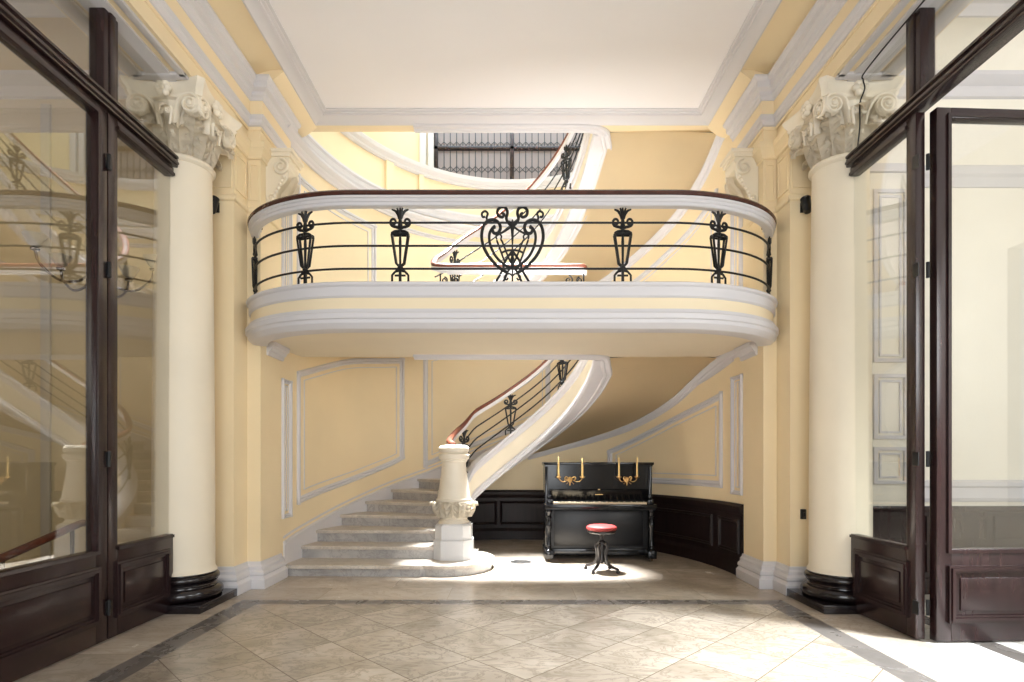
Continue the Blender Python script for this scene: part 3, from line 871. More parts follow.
# string along the well: cream band between white mouldings
def stringer(parent, fnI, botf, f0, f1, h=.50, n=60):
    fs = [f0+(f1-f0)*i/n for i in range(n+1)]; P = path_of(fnI, botf, fs)
    b = MB(); b.sweep([(-.14,.02),(-.01,.02),(-.01,h-.02),(-.14,h-.02)], P); b.build('string_band', M['cream'], parent, sharp=25)
    b = MB(); b.sweep([(-.16,0),(.02,0),(.04,.012),(.045,.05),(.03,.07),(.03,.10),(.01,.12),(-.16,.12)], P); b.build('lower_string_moulding', M['white'], parent, sharp=25)
    b = MB(); b.sweep([(-.15,h-.13),(.01,h-.13),(.02,h-.10),(.02,h-.06),(.045,h-.04),(.05,h-.01),(.03,h),(-.15,h)], P); b.build('upper_string_moulding', M['white'], parent, sharp=25)
    und = UND1 if parent is st else UND2
    L0 = [Vector((x,YW-.10,und)) for x in (-1.2,-.6,0,.5,.80)]
    arc = smooth_pts([Vector((.80,YW-.10,und)),Vector((1.0,YW-.085,und-.003)),Vector((1.13,YW-.02,und-.012)),Vector((1.19,YW+.12,botf(172)+.03))], 5)[1:-1]
    L1 = []
    for f in range(170,24,-3):
        p = Vector(fnI(f)); c = Vector((0,YW+.25)); t = (Vector(fnI(f-.5))-Vector(fnI(f+.5))).normalized(); nn = Vector((t.y,-t.x))
        q = p+nn*.19; L1.append(Vector((q.x,q.y,botf(f)+.03)))
    b = MB(); b.sweep([(-.06,.03),(-.06,-.03),(-.045,-.045),(-.015,-.04),(.0,-.022),(.03,-.02),(.05,-.03),(.065,-.015),(.065,.03)], p3(L0+arc+L1)); b.build('soffit_edge_moulding', M['white'], parent, sharp=25)
stringer(st, I1, bot1, 6, 180)
# moulding where soffit meets the wall
b = MB(); b.sweep([(-.01,.03),(.0,-.075),(.02,-.07),(.03,-.05),(.05,-.045),(.07,-.02),(.085,0),(.085,.03)], wall_path(soff1, 96, 179.5, 50)); b.build('soffit_moulding', M['white'], st, sharp=25)
# skirting up the wall
SK = fn([2,15,30,45,60,80,100,140,180],[.40,.53,.727,.95,1.17,1.52,1.85,2.5,3.0])
b = MB(); b.sweep([(-.01,-.42),(.02,-.42),(.02,-.04),(.03,-.03),(.032,-.012),(.015,0),(-.01,0)], wall_path(SK, 1.5, 175, 60))
b.build('skirting', M['white'], st, sharp=25)
b = MB(); b.sweep([(-.01,-.075),(.012,-.075),(.012,-.055),(-.01,-.05)], wall_path(lambda s: SK(s)+.11, 1.5, 120, 60)); b.build('skirting_bead', M['white'], st, sharp=25)

# second flight
st2 = thing('staircase', 'upper curved flight rising from the balcony landing towards the leaded window', 'staircase')
B2 = ([0,30,60,90,120,138,155,168,180],[2.66,2.80,3.17,3.63,4.15,4.58,4.99,5.27,5.36])
def bot2(f): return cinterp(f, *B2)
s2_of_f = s_of_f
SOF2 = ([0,20,60,90,118.5,129.5,141,152.3,161.5,167,170.5,180],[2.64,2.75,3.2,3.65,4.09,4.30,4.53,4.76,5.02,5.22,5.36,5.40])
def soff2(s): return cinterp(s, *SOF2)
def fl2(n): return 20+(n-1)*(160/18.0)
RS2 = (FLOOR2-FLOOR1)/19.0
for n in range(1,20):
    f0, f1 = fl2(n), min(fl2(n+1.02),180); z = FLOOR1+RS2*n
    if f1-f0 < 1: f1 = f0+1
    s0, s1 = sw_of_f(f0), sw_of_f(min(f1,180))
    fr, sr = min(f0+2.5,180), sw_of_f(min(f0+2.5,180))
    if n < 19:
        b = MB(); b.prism([W(s0),Iin(I2,f0),Iin(I2,fr),W(sr)], z-RS2-.02 if n < 17 else z-.06, z-.04)
    else: b = MB()
    pts2 = [W(s0-.7),Iin(I2,max(f0-1.6,0))]+[Iin(I2,f0+(f1-f0)*k/3) for k in range(1,4)]+[W(s1+(s0-s1)*k/3) for k in range(0,3)]
    b.prism(pts2, z-.04, z); b.build('step', M['step'], st2, sharp=20)
soffit(I2, bot2, soff2, 0, 180, s2_of_f, st2)
stringer(st2, I2, bot2, 2, 180)
b = MB(); b.sweep([(-.01,.03),(.0,-.075),(.02,-.07),(.03,-.05),(.05,-.045),(.07,-.02),(.085,0),(.085,.03)], wall_path(soff2, 100, 179.5, 50)); b.build('soffit_moulding', M['white'], st2, sharp=25)
SK2 = lambda s: soff2(s)+.55
b = MB(); b.sweep([(-.01,-.3),(.02,-.3),(.02,-.04),(.03,-.03),(.032,-.012),(.015,0),(-.01,0)], wall_path(SK2, 12, 175, 60)); b.build('skirting', M['white'], st2, sharp=25)
# lower panel moulding on the right wall under the upper soffit
frame_on_wall('trim_18', 128, 168, 3.0, fn([128,147,156.5,168],[3.95,4.33,4.5,4.75]), .085)

# railings of the flights
def stair_rail(label, fnI, rail_z, rods_z, posts, f0, f1, pre=None, off=.05):
    t = thing('stair_railing', label, 'railing')
    fs = [f0+(f1-f0)*i/50 for i in range(51)]
    P = path_of(fnI, rail_z, fs)
    P = [((p[0]-n[0]*off,p[1]-n[1]*off,p[2]),n) for p,n in P]
    if pre: P = pre + P
    b = MB(); b.sweep([(-.03,-.02),(.03,-.02),(.038,-.005),(.038,.015),(.022,.03),(-.022,.03),(-.038,.015),(-.038,-.005)], P); b.build('handrail', M['rail'], t, sharp=40)
    b = MB(); b.sweep([(-.026,-.075),(.026,-.075),(.03,-.06),(.03,-.02),(-.03,-.02),(-.03,-.06)], P); b.build('rail_moulding', M['white'], t, sharp=40)
    for dz in rods_z:
        Q = path_of(fnI, lambda f: dz(f), fs)
        b = MB(); b.tube([(p[0]-n[0]*off,p[1]-n[1]*off,p[2]) for p,n in Q], .010, 7); b.build('rod', M['iron'], t)
    for f, base, h in posts:
        (p,n), = path_of(fnI, lambda x: base(x), [f])
        place_baluster(t, (p[0]-n[0]*off,p[1]-n[1]*off,p[2]), math.atan2(-n[0],n[1])+PI, sc=h/.61)
    return t
RZ1 = fn([0,20,45,60,82,115,150,180],[1.56,1.66,1.83,2.01,2.27,2.72,3.30,3.70])
top1 = lambda f: bot1(f)+.50
stair_rail('stair railing with mahogany handrail running up from the carved newel post', I1, RZ1,
    [lambda f,k=k: top1(f)+(RZ1(f)-.08-top1(f))*k for k in (.25,.5,.76)],
    [(f, (lambda x: top1(x)-.02), RZ1(f)-.06-top1(f)) for f in (46,89,130,165)], 2, 171, pre=[((-.735,6.98,1.53),(1,0))])
RZ2 = fn([0,14,28,45,82,113,145,165,180],[3.82,3.93,4.10,4.36,4.875,5.35,5.86,6.2,6.42])
top2 = lambda f: bot2(f)+.50
stair_rail('stair railing of the upper flight, seen above the balcony centre', I2, RZ2,
    [lambda f,k=k: top2(f)+(RZ2(f)-.08-top2(f))*k for k in (.25,.5,.76)],
    [(f, (lambda x: top2(x)-.02), RZ2(f)-.06-top2(f)) for f in (40,137,165)], 14, 180, pre=p3(smooth_pts([Vector(q) for q in ((-.80,6.92,3.73),(-.89,6.925,3.735),(-.955,6.96,3.76),(-.985,7.04,3.81),(-.99,7.13,3.87))],4)), off=-.03)
# landing railing along the well
lr = thing('landing_railing', 'short level railing with mahogany handrail along the landing behind the balcony medallion', 'railing')
LP = smooth_pts([Vector((-.80,6.92,3.73)),Vector((-.6,6.92,3.73)),Vector((0,6.92,3.73)),Vector((.6,6.92,3.73)),Vector((.83,6.92,3.73)),Vector((.885,6.94,3.73)),Vector((.905,6.99,3.73))], 5)
b = MB(); b.sweep([(-.03,-.02),(.03,-.02),(.038,-.005),(.038,.015),(.022,.03),(-.022,.03),(-.038,.015),(-.038,-.005)], p3(LP)); b.build('handrail', M['rail'], lr, sharp=40)
b = MB(); b.sweep([(-.026,-.095),(.026,-.095),(.03,-.08),(.03,-.02),(-.03,-.02),(-.03,-.08)], p3(LP)); b.build('rail_moulding', M['white'], lr, sharp=40)
for z in (3.05,3.27,3.50):
    b = MB(); b.tube([(-.90,6.92,z),(.88,6.92,z)], .010, 7); b.build('rod', M['iron'], lr)
for sx in (-1,1):
    b = MB()
    for (cx,r,d) in ((.70,.055,1),(.835,.038,-1)):
        pts = [(sx*x,6.92,z) for x,z in spiral(cx,3.56,r,.012,PI/2,-1.3*d,20)]
        b.tube(pts, [.011*(1-.3*i/20) for i in range(21)], 7)
    b.tube([(sx*.885,6.92,2.87),(sx*.885,6.92,3.64)], .010, 7); b.tube([(sx*.78,6.92,2.87),(sx*.78,6.92,3.51)], .009, 7)
    b.build('scroll_end', M['iron'], lr, sharp=50)

# ------------------------------------------------------------------ newel post
nw = thing('newel_post', 'carved cream stone newel post on an octagonal grey base at the stair foot', 'newel post', (-.72,6.95,0))
def octo(r):
    h = r*.94; c = h*.42
    return [(h,-h+c),(h,h-c),(h-c,h),(-h+c,h),(-h,h-c),(-h,-h+c),(-h+c,-h),(h-c,-h)]
b = MB(); b.prism(octo(.250), .125, .362); b.prism(octo(.240), .362, .372); b.build('plinth', M['plinthstone'], nw, sharp=20)
b = MB(); b.prism(octo(.234), .372, .54); b.prism(octo(.215), .54, .56); b.build('plinth_block', M['plinthstone'], nw, sharp=20)
b = MB(); b.lathe([(0,.56),(.185,.56),(.19,.58),(.17,.60),(.16,.615),(.175,.63),(.20,.66),(.222,.71),(.228,.76),(.222,.80),(.21,.825),(.218,.835),(.218,.855),(.205,.865),(.198,.90),(.175,1.06),(.156,1.2),(.148,1.29),(.150,1.31),(.165,1.325),(.165,1.34),(.188,1.352),(.192,1.40),(.185,1.412),(.165,1.42),(.175,1.432),(.186,1.45),(.186,1.485),(.17,1.51),(.14,1.52),(0,1.525)], n=48); b.build('shaft', M['newelstone'], nw, sharp=30)
b = MB()
Rn = lambda z: cinterp(z, [.62,.66,.71,.76,.80,.84],[.185,.20,.222,.228,.222,.212])
for k in range(10):
    a = 2*PI*k/10
    for sg in (-1,1):
        sp = spiral(0,0,.045,.008,PI/2*0+PI, 1.3*1, 16)
        pts = []
        for x,z in sp:
            aa = a+sg*(.034+x*.9)/.235; zz = .765+z*1.0; r = Rn(zz)+.006; pts.append((r*math.cos(aa), r*math.sin(aa), zz))
        b.tube(pts, [.013*(1-.4*i/16) for i in range(17)], 6)
    G = []
    for i in range(9):
        v = i/8; z = .64+.16*v; row = []
        for j in range(5):
            u = (j/4-.5)*2; aa = a+PI/10+u*.13*math.sin(PI*(.2+.7*(1-v)))*(1+.2*abs(math.sin(v*9)))
            r = Rn(z)+.010+.018*(1-abs(u))+.02*max(0,v-.7); row.append((r*math.cos(aa), r*math.sin(aa), z))
        G.append(row)
    b.grid(G, thick=-.012)
for k in range(10):
    b.grid(leaf_grid(lambda z: Rn(z)-.008, .635, .21, .105, 2*PI*k/10+.02, .035, belly=.015), thick=-.014)
b.build('leaf_band', M['newelstone'], nw, sharp=50)
# ------------------------------------------------------------------ piano
PX, PY = 1.16, 7.30
pn = thing('piano', 'black upright piano with brass candle sconces under the stair soffit', 'piano', (PX,PY,0))
b = MB()
for sx in (-1,1):
    b = MB(); b.box(sx*.675,sx*.715,.20,.66,.06,1.27,bev=.004)
    b.build('side_panel', M['piano'], pn)
b = MB(); b.box(-.735,.735,.17,.68,1.27,1.305,bev=.006); b.box(-.722,.722,.185,.67,1.25,1.27); b.build('top_lid', M['piano'], pn)
b = MB(); b.box(-.675,.675,.22,.25,.93,1.25)
for x0,x1 in ((-.66,-.25),(-.24,.24),(.25,.66)): b.rframe('x', x0, x1, .945, 1.245, .018, .208, .225)
b.build('upper_panel', M['piano'], pn)
b = MB(); b.box(-.675,.675,.25,.64,.06,1.25); b.build('case', M['pianosatin'], pn)
b = MB()
pr = [(.20,.93),(.17,.945),(.155,.935),(.20,.83),(.21,.80),(.24,.80),(.24,.93)]
b.solid([(-.655,u,v) for u,v in pr],[(.655,u,v) for u,v in pr]); b.build('fallboard', M['piano'], pn)
b = MB(); b.box(-.05,.05,.166,.172,.872,.880); b.build('name_plate', M['brass'], pn)
b = MB(); b.box(-.012,.012,.158,.163,.938,.950); b.build('lock_plate', M['brass'], pn)
b = MB(); b.box(-.735,.735,.0,.24,.70,.755,bev=.006); b.box(-.715,.715,.015,.03,.685,.70)
b.build('keybed', M['piano'], pn)
b = MB()
nk = 52
for i in range(nk):
    x0 = -.61+1.22*i/nk; b.box(x0+.0006,x0+1.22/nk-.0006,.045,.20,.757,.782)
b.build('white_keys', M['ivory'], pn)
b = MB()
for i in range(nk-1):
    if i % 7 in (1,4): continue
    x0 = -.61+1.22*(i+1)/nk; b.box(x0-.006,x0+.006,.10,.20,.782,.794)
b.build('black_keys', M['piano'], pn)
for sx in (-1,1):
    b = MB(); b.box(sx*.625,sx*.70,.03,.22,.755,.82,bev=.008); b.box(sx*.64,sx*.70,.10,.22,.82,.88,bev=.012); b.build('key_cheek', M['piano'], pn)
b = MB(); b.box(-.66,.66,.225,.25,.15,.70); b.box(-.60,.60,.215,.225,.18,.66,bev=.006); b.build('lower_panel', M['pianosatin'], pn)
b = MB(); b.box(-.70,.70,.19,.25,.06,.15,bev=.006); b.build('bottom_rail', M['piano'], pn)
for sx in (-1,1):
    b = MB()
    b.lathe([(0,.145),(.045,.145),(.048,.16),(.03,.175),(.028,.19),(.038,.21),(.034,.24),(.026,.33),(.032,.42),(.045,.47),(.046,.50),(.03,.54),(.026,.56),(.04,.575),(.04,.59),(.028,.60),(.032,.64),(.046,.66),(.046,.70),(0,.70)], (sx*.675,.065,0), 20)
    b.build('leg', M['piano'], pn)
    b = MB(); b.box(sx*.62,sx*.73,.0,.64,.045,.145,bev=.008); b.box(sx*.635,sx*.715,-.01,.02,.06,.13,bev=.006); o = b.build('foot_block', M['piano'], pn)
    for yy in (.06,.58):
        b = MB(); m = Matrix.Translation((sx*.675,yy,.024)) @ Matrix.Rotation(PI/2,4,'Y')
        b.lathe([(0,-.012),(.02,-.012),(.024,0),(.02,.012),(0,.012)], n=14, mat=m); b.box(sx*.675-.018,sx*.675+.018,yy-.01,yy+.01,.03,.046); b.build('caster', M['bronze'], pn)
cand_spots = []
for cx, sp in ((-.385,.97),(.375,.74)):
    b = MB()
    b.lathe([(0,0),(.03,.002),(.035,.01),(.02,.02),(0,.022)], n=16, mat=Matrix.Translation((cx,.205,1.075)) @ Matrix.Rotation(PI/2,4,'X'))
    b.tube([(cx,.19,1.07),(cx,.18,1.03),(cx,.188,.995)], [.014,.010,.004], 8)
    for sg in (-1,1):
        pts = smooth_pts([Vector((cx+sg*x*sp,y,z)) for x,y,z in ((.0,.19,1.07),(.03,.16,1.10),(.055,.145,1.115),(.075,.14,1.095),(.06,.14,1.075),(.05,.14,1.09)) ], 4)
        b.tube(pts, .006, 7)
        pts = smooth_pts([Vector((cx+sg*x*sp,y,z)) for x,y,z in ((.04,.15,1.07),(.08,.135,1.05),(.12,.12,1.055),(.15,.11,1.08),(.162,.11,1.10))], 4)
        b.tube(pts, .006, 7)
        b.lathe([(0,1.095),(.018,1.095),(.036,1.112),(.038,1.117),(.026,1.115),(.016,1.118),(.016,1.142),(.0,1.142)], (cx+sg*.162*sp,.11,0), 16)
        cand_spots.append((PX+cx+sg*.162*sp, PY+.11, 1.1425))
        for q in range(3):
            b.ball((cx+sg*(.02+.012*q), .17-.01*q, 1.045-.012*q), .006, n=8)
    b.build('candle_sconce', M['brass'], pn, sharp=50)
cl = ['yellow candle at the far left of the piano sconces','yellow candle on the inner arm of the left piano sconce','yellow candle on the inner arm of the right piano sconce','yellow candle at the far right of the piano sconces']
hs = (.235,.22,.225,.235)
for (x,y,z),lb,h in zip(cand_spots, cl, hs):
    b = MB(); b.lathe([(0,0),(.0125,0),(.0115,h*.5),(.010,h-.01),(.006,h),(0,h+.001)], n=12)
    o = b.build('candle', M['candle'], None); o.location = (x,y,z); tag(o, lb, 'candle', 'candles in the piano sconces')
    b = MB(); b.tube([(0,0,h-.002),(.001,0,h+.008),(.003,0,h+.014)], .0016, 6); b.build('wick', M['iron'], o)

# ------------------------------------------------------------------ stool
sl = thing('piano_stool', 'round red leather piano stool with black curved legs in front of the piano', 'stool', (1.075,6.72,0))
b = MB(); b.lathe([(0,.495),(.16,.495),(.178,.505),(.184,.52),(.178,.54),(.15,.555),(.09,.562),(0,.565)], n=36); b.build('seat', M['leather'], sl)
b = MB(); b.lathe([(0,.465),(.155,.465),(.17,.475),(.17,.495),(0,.495)], n=36); b.build('seat_ring', M['stoolwood'], sl)
b = MB(); b.lathe([(0,.10),(.012,.10),(.03,.12),(.036,.16),(.026,.19),(.022,.24),(.034,.28),(.038,.31),(.03,.33),(.05,.34),(.05,.36),(.03,.37),(.022,.38),(.022,.43),(.05,.45),(.06,.465),(0,.465)], n=20); b.build('column', M['stoolwood'], sl)
for k in range(4):
    a = PI/4+k*PI/2+.15; b = MB()
    pts = smooth_pts([Vector((r*math.cos(a), r*math.sin(a), z)) for r,z in ((.03,.335),(.06,.335),(.075,.30),(.062,.24),(.06,.17),(.09,.10),(.15,.065),(.205,.05),(.222,.04))], 4)
    b.tube(pts, [.014+.006*math.sin(PI*i/(len(pts)-1)) for i in range(len(pts))], 8); o = b.build('leg', M['stoolwood'], sl)
    b = MB(); b.lathe([(0,0),(.018,.002),(.026,.015),(.022,.03),(.012,.045),(0,.047)], (.215*math.cos(a),.215*math.sin(a),0), 14); b.build('foot', M['stoolwood'], o)

# floor drain
b = MB(); b.lathe([(0,0.001),(.15,.001),(.15,.006),(.135,.008),(.13,.004),(0,.004)], n=32)
for i in range(-4,5):
    w = math.sqrt(max(0,.128**2-(i*.028)**2)); b.box(-w,w,i*.028-.005,i*.028+.005,.003,.008)
o = b.build('floor_drain', M['drain']); o.location = (.115,7.33,0); tag(o, 'round iron floor drain cover set in the floor between newel and piano', 'drain')

# small black wall lamps half hidden by the columns
for sx, z, lb, nm in ((-1.018,3.86,'small black spotlight on the pier behind the left column','spotlight'),(1.003,3.86,'small black spotlight high on the pier behind the right column','spotlight')):
    t = thing(nm, lb, 'lamp', (sx*2.90,5.60,z))
    b = MB(); b.box(-.03,.03,-.02,0,-.05,.05,bev=.004); b.build('bracket', M['iron'], t)
    m = Matrix.Translation((0,-.07,0)) @ Matrix.Rotation(-.3,4,'X')
    b = MB(); b.lathe([(0,-.09),(.032,-.085),(.04,-.06),(.045,.06),(.048,.075),(.04,.08),(.03,.06),(0,.055)], n=18, mat=m); b.tube([(0,-.02,0),(0,-.07,0)], .010, 8); b.build('lamp_head', M['iron'], t)
b = MB(); b.box(-.025,.025,-.03,0,-.05,.05,bev=.006); b.box(-.012,.012,-.045,-.03,-.02,.02,bev=.004)
o = b.build('wall_switch', M['iron']); o.location = (2.905,5.60,.80); tag(o, 'small black switch low on the pier behind the right column', 'switch')
# cable over the right capital
b = MB(); b.tube(smooth_pts([Vector(p) for p in ((2.93,3.2,4.63),(2.955,4.2,4.63),(2.985,4.73,4.625),(3.01,4.80,4.60),(3.02,4.795,4.52),(3.02,4.86,4.44),(3.025,4.87,4.25),(3.03,4.91,4.08),(3.03,4.92,4.02))], 5), .006, 6)
o = b.build('cable', M['iron']); tag(o, 'thin dark cable hanging down the front of the right column capital', 'cable')

# ------------------------------------------------------------------ glazed screens and doors
XS = 3.03; TH = .07
def leaf_parts(root, L, zt, stile=.11, hw=TH, zb=.012, zk=.69, open_end=0):
    """a door leaf in local coordinates: x 0..L along the leaf, y thickness, z up"""
    h = hw/2
    b = MB()
    TR = .075
    g0 = 0 if open_end < 0 else stile; g1 = L if open_end > 0 else L-stile       # open_end: glass butts on the column, no stile there
    if open_end >= 0: b.box(0,stile,-h,h,zb,zt,bev=.005)
    if open_end <= 0: b.box(L-stile,L,-h,h,zb,zt,bev=.005)
    b.box(g0,g1,-h,h,zt-TR,zt,bev=.004); b.box(g0,g1,-h,h,zb,zk,bev=.004)
    for yy in (-h-.012, h):
        b.rframe('x', g0-.03 if g0 else -.02, g1+.03 if g1 < L else L+.02, zk-.03, zt-TR+.03, .024, yy, yy+.012) if not open_end else (b.box(g0,g1,yy,yy+.012,zk-.03,zk-.006), b.box(g0,g1,yy,yy+.012,zt-TR+.006,zt-TR+.03))
    b.build('frame', M['wood'], root)
    b = MB(); b.box(g0-.01 if g0 else 0,g1+.01 if g1 < L else L,-.004,.004,zk-.01,zt-TR+.01); b.build('glass_pane', M['glass'], root)
    # raised kick panel both sides
    b = MB()
    x0, x1, z0, z1_ = stile*.75, L-stile*.75, .15, .57
    for sg in (-1,1):
        y0 = sg*h
        for k,(ins,d) in enumerate(((0,.018),(.018,.028),(.036,.012))):
            w = .02
            b.rframe('x', x0+ins, x1-ins, z0+ins, z1_-ins, w, y0-.002*sg, y0+sg*d)
        b.box(x0+.09,x1-.09,y0-.002*sg,y0+sg*.012,z0+.09,z1_-.09,bev=.006)
    b.build('kick_panel', M['wood'], root)
ZT = 3.925
DOORS = {}
def door(name, loc, rz, L, stile=.11, open_end=0):
    r = struct_root(name); r.location = loc; r.rotation_euler = (0,0,rz)
    leaf_parts(r, L, ZT, stile, open_end=open_end)
    DOORS[name] = r
    return r
HY = 4.15
dl = 1.30
door('door_1', (-XS, HY-.005, 0), -PI/2, dl)            # left, closed wide leaf
door('door_2', (-XS, 4.96, 0), -PI/2, 4.96-HY-.005, .10, -1)  # left narrow leaf by the column
door('door_3', (XS, HY+.005, 0), PI/2, 4.96-HY-.005, .10, 1)  # right narrow leaf
door('door_4', (XS+.075, HY-.02, 0), rad(2.5), dl)       # right, wide leaf standing open
door('door_5', (-XS, HY-.005-dl-.004, 0), -PI/2, dl)
# hinges
for i,z in enumerate((.25,1.35,2.75,3.55)):
    for sx in (-1,1):
        b = MB(); b.lathe([(0,-.06),(.012,-.058),(.013,.058),(0,.06)], (sx*(XS-.045 if sx<0 else XS+.05), HY-.003, z), 10); b.box(sx*(XS-.035),sx*(XS-.041),HY-.03,HY+.03,z-.05,z+.05)
        d = DOORS['door_2' if sx < 0 else 'door_3']; o = b.build('hinge', M['iron'], d)
        o.matrix_parent_inverse = (Matrix.Translation(d.location) @ Matrix.Rotation(d.rotation_euler.z,4,'Z')).inverted()
# transom, mullion and overlights
for wi,sx in enumerate((-1,1)):
    r = struct_root('window_%d'%(wi+1))
    x0, x1 = sx*(XS-.06), sx*(XS+.06)
    b = MB()
    b.box(x0,x1,-2.4,4.99,ZT+.012,ZT+.10,bev=.010); b.box(sx*(XS-.08),sx*(XS+.08),-2.4,4.97,ZT+.03,ZT+.055,bev=.008); b.box(sx*(XS-.075),sx*(XS+.075),-2.4,4.97,ZT+.085,ZT+.108,bev=.006)
    b.build('transom', M['wood'], r)
    for yy in (HY+.005,):
        b = MB(); b.box(x0,x1,yy-.075,yy+.075,ZT+.10,4.66,bev=.012); b.box(sx*(XS-.075),sx*(XS+.075),yy-.03,yy+.03,ZT+.10,4.66,bev=.01); b.build('mullion', M['wood'], r)
    b = MB(); b.box(x0,x1,1.42,1.55,.0,4.66,bev=.012); b.build('mullion', M['wood'], r)
    b = MB(); b.box(sx*XS-.004,sx*XS+.004,-2.4,4.95,ZT+.09,4.66); b.build('glass_pane', M['glass'], r)

# ------------------------------------------------------------------ side rooms
YR = 5.62
def room(sx, wallm, xw):
    b = MB(); b.box(sx*3.3,sx*xw,YR,YR+.2,0,5.85); b.build('wall_%s_room_back'%('left' if sx<0 else 'right'), wallm, kind='structure')
    b = MB(); b.box(sx*3.05,sx*xw,-2.5,YR+.2,5.80,5.95); b.build('ceiling_%s_room'%('left' if sx<0 else 'right'), M['ceiling'], kind='structure')
    b = MB()
    b.sweep([(0,4.96),(.03,4.97),(.05,5.02),(.05,5.06),(.09,5.09),(.12,5.13),(.12,5.17),(0,5.17)], [((sx*3.32,YR,0),(0,-1)),((sx*xw,YR,0),(0,-1))])
    b.sweep([(0,5.17),(.03,5.17)]+[(.03+.25*(1-math.cos(a)),5.17+.39*math.sin(a)) for a in [PI/2*i/8 for i in range(9)]]+[(.28,5.82),(0,5.82)], [((sx*3.32,YR,0),(0,-1)),((sx*xw,YR,0),(0,-1))], 1)
    b.sweep([(.20,5.56),(.30,5.56),(.32,5.60),(.32,5.66),(.40,5.70),(.42,5.76),(.42,5.81),(.2,5.81)], [((sx*3.32,YR,0),(0,-1)),((sx*xw,YR,0),(0,-1))])
    trim(b, [M['white'], wallm])
    if sx < 0:
        b = MB()
        for x in (4.1,4.62): b.box(-x,-x-.09,YR-.03,YR,0,4.9,bev=.004)
        b.box(-3.32,-xw,YR-.03,YR,0,.2,bev=.004)
        trim(b, M['roomstrip']); return
    b = MB()
    b.sweep([(0,4.07),(.02,4.07),(.03,4.10),(.03,4.16),(.05,4.19),(.05,4.26),(.02,4.29),(0,4.30)], [((sx*4.02,YR,0),(0,-1)),((sx*xw,YR,0),(0,-1))])
    b.sweep([(0,.92),(.02,.925),(.03,.96),(.02,.985),(.02,1.06),(.035,1.08),(.035,1.12),(0,1.14)], [((sx*4.02,YR,0),(0,-1)),((sx*xw,YR,0),(0,-1))])
    trim(b, M['white'])
    b = MB()
    b.box(sx*3.32,sx*xw,YR-.03,YR,0,.86); b.box(sx*3.32,sx*xw,YR-.05,YR,.82,.88,bev=.006); b.box(sx*3.32,sx*xw,YR-.05,YR,0,.16,bev=.006)
    x = 3.45
    while x < xw-.3:
        for (c0,c1) in ((.22,.49),(.53,.78)):
            b.rframe('x', sx*x, sx*(x+.62), c0, c1, .025, YR-.045, YR-.025)
        x += .68
    trim(b, M['wood'])
    # stacked wall panels by the pier
    b = MB()
    for (c0,c1) in ((1.55,2.2),(1.1,1.47),(2.32,4.05)):
        b.rframe('x', sx*3.62, sx*3.96, c0, c1, .035, YR-.025, YR+.01)
        b.rframe('x', sx*3.68, sx*3.90, c0+.06, c1-.06, .018, YR-.015, YR+.01)
    b.box(sx*3.40,sx*3.54,YR-.04,YR,.9,4.3,bev=.004); b.box(sx*3.98,sx*4.06,YR-.03,YR,.9,4.3,bev=.004)
    b.box(sx*3.40,sx*4.06,YR-.04,YR,4.22,4.3,bev=.004)
    trim(b, M['white'])
room(1, M['roomcream'], 7.0)
room(-1, M['roomochre'], 6.6)
b = MB(); b.box(-6.8,-6.6,-2.5,5.82,0,5.85); b.build('wall_left', M['roomochre'], kind='structure')
b = MB(); b.box(7.0,7.2,-2.5,5.82,0,.7); b.box(7.0,7.2,-2.5,5.82,4.2,5.85); b.box(7.0,7.2,4.4,5.82,.7,4.2); b.box(7.0,7.2,-2.5,1.0,.7,4.2); b.build('wall_right', M['roomcream'], kind='structure')
b = MB(); b.box(-6.8,-1.7,-2.7,-2.5,0,5.95); b.box(1.7,7.2,-2.7,-2.5,0,5.95); b.box(-1.7,1.7,-2.7,-2.5,4.2,5.95); b.build('wall_front', M['cream'], kind='structure')

# handrail in the left room
hr = thing('stair_handrail', 'sloping wooden handrail seen low through the closed left glazed door', 'handrail', (0,0,0))
b = MB(); b.tube(smooth_pts([Vector(p) for p in ((-3.20,2.9,.60),(-3.225,3.5,.715),(-3.265,4.05,.82),(-3.28,4.24,.857),(-3.285,4.30,.86))], 5), [.028]*20+[.02], 10); b.build('handrail', M['rail'], hr)
for p in ((-3.23,3.55,.71),(-3.275,4.17,.83)):
    b = MB(); b.tube([(p[0],p[1],p[2]),(p[0],p[1],0)], .014, 8); b.build('post', M['bronze'], hr)

# wall chandelier in the left room
ch = thing('chandelier', 'brass chandelier with curved arms and glass shades in the left side room', 'chandelier', (-3.63,4.9,.17))
b = MB(); b.lathe([(0,2.60),(.02,2.62),(.05,2.68),(.03,2.72),(.06,2.80),(.075,2.86),(.05,2.93),(.025,2.97),(.02,3.10),(.035,3.13),(.012,3.16),(.01,5.62),(0,5.62)], n=18); b.build('stem', M['bronze'], ch)
for k in range(5):
    a = 2*PI*k/5+.35; b = MB()
    dx, dy = math.cos(a), math.sin(a)
    pts = smooth_pts([Vector((r*dx,r*dy,z)) for r,z in ((.04,2.80),(.14,2.70),(.28,2.68),(.40,2.78),(.43,2.88))], 5)
    b.tube(pts, .011, 8); b.lathe([(0,2.87),(.03,2.875),(.035,2.89),(.012,2.90),(0,2.90)], (.43*dx,.43*dy,0), 14); o = b.build('arm', M['bronze'], ch)
    b = MB(); b.lathe([(.02,2.90),(.045,2.92),(.07,2.965),(.085,3.0),(.08,3.0),(.064,2.965),(.04,2.927),(.018,2.906)], (.43*dx,.43*dy,0), 18); b.build('glass_shade', M['shadeglass'], o)

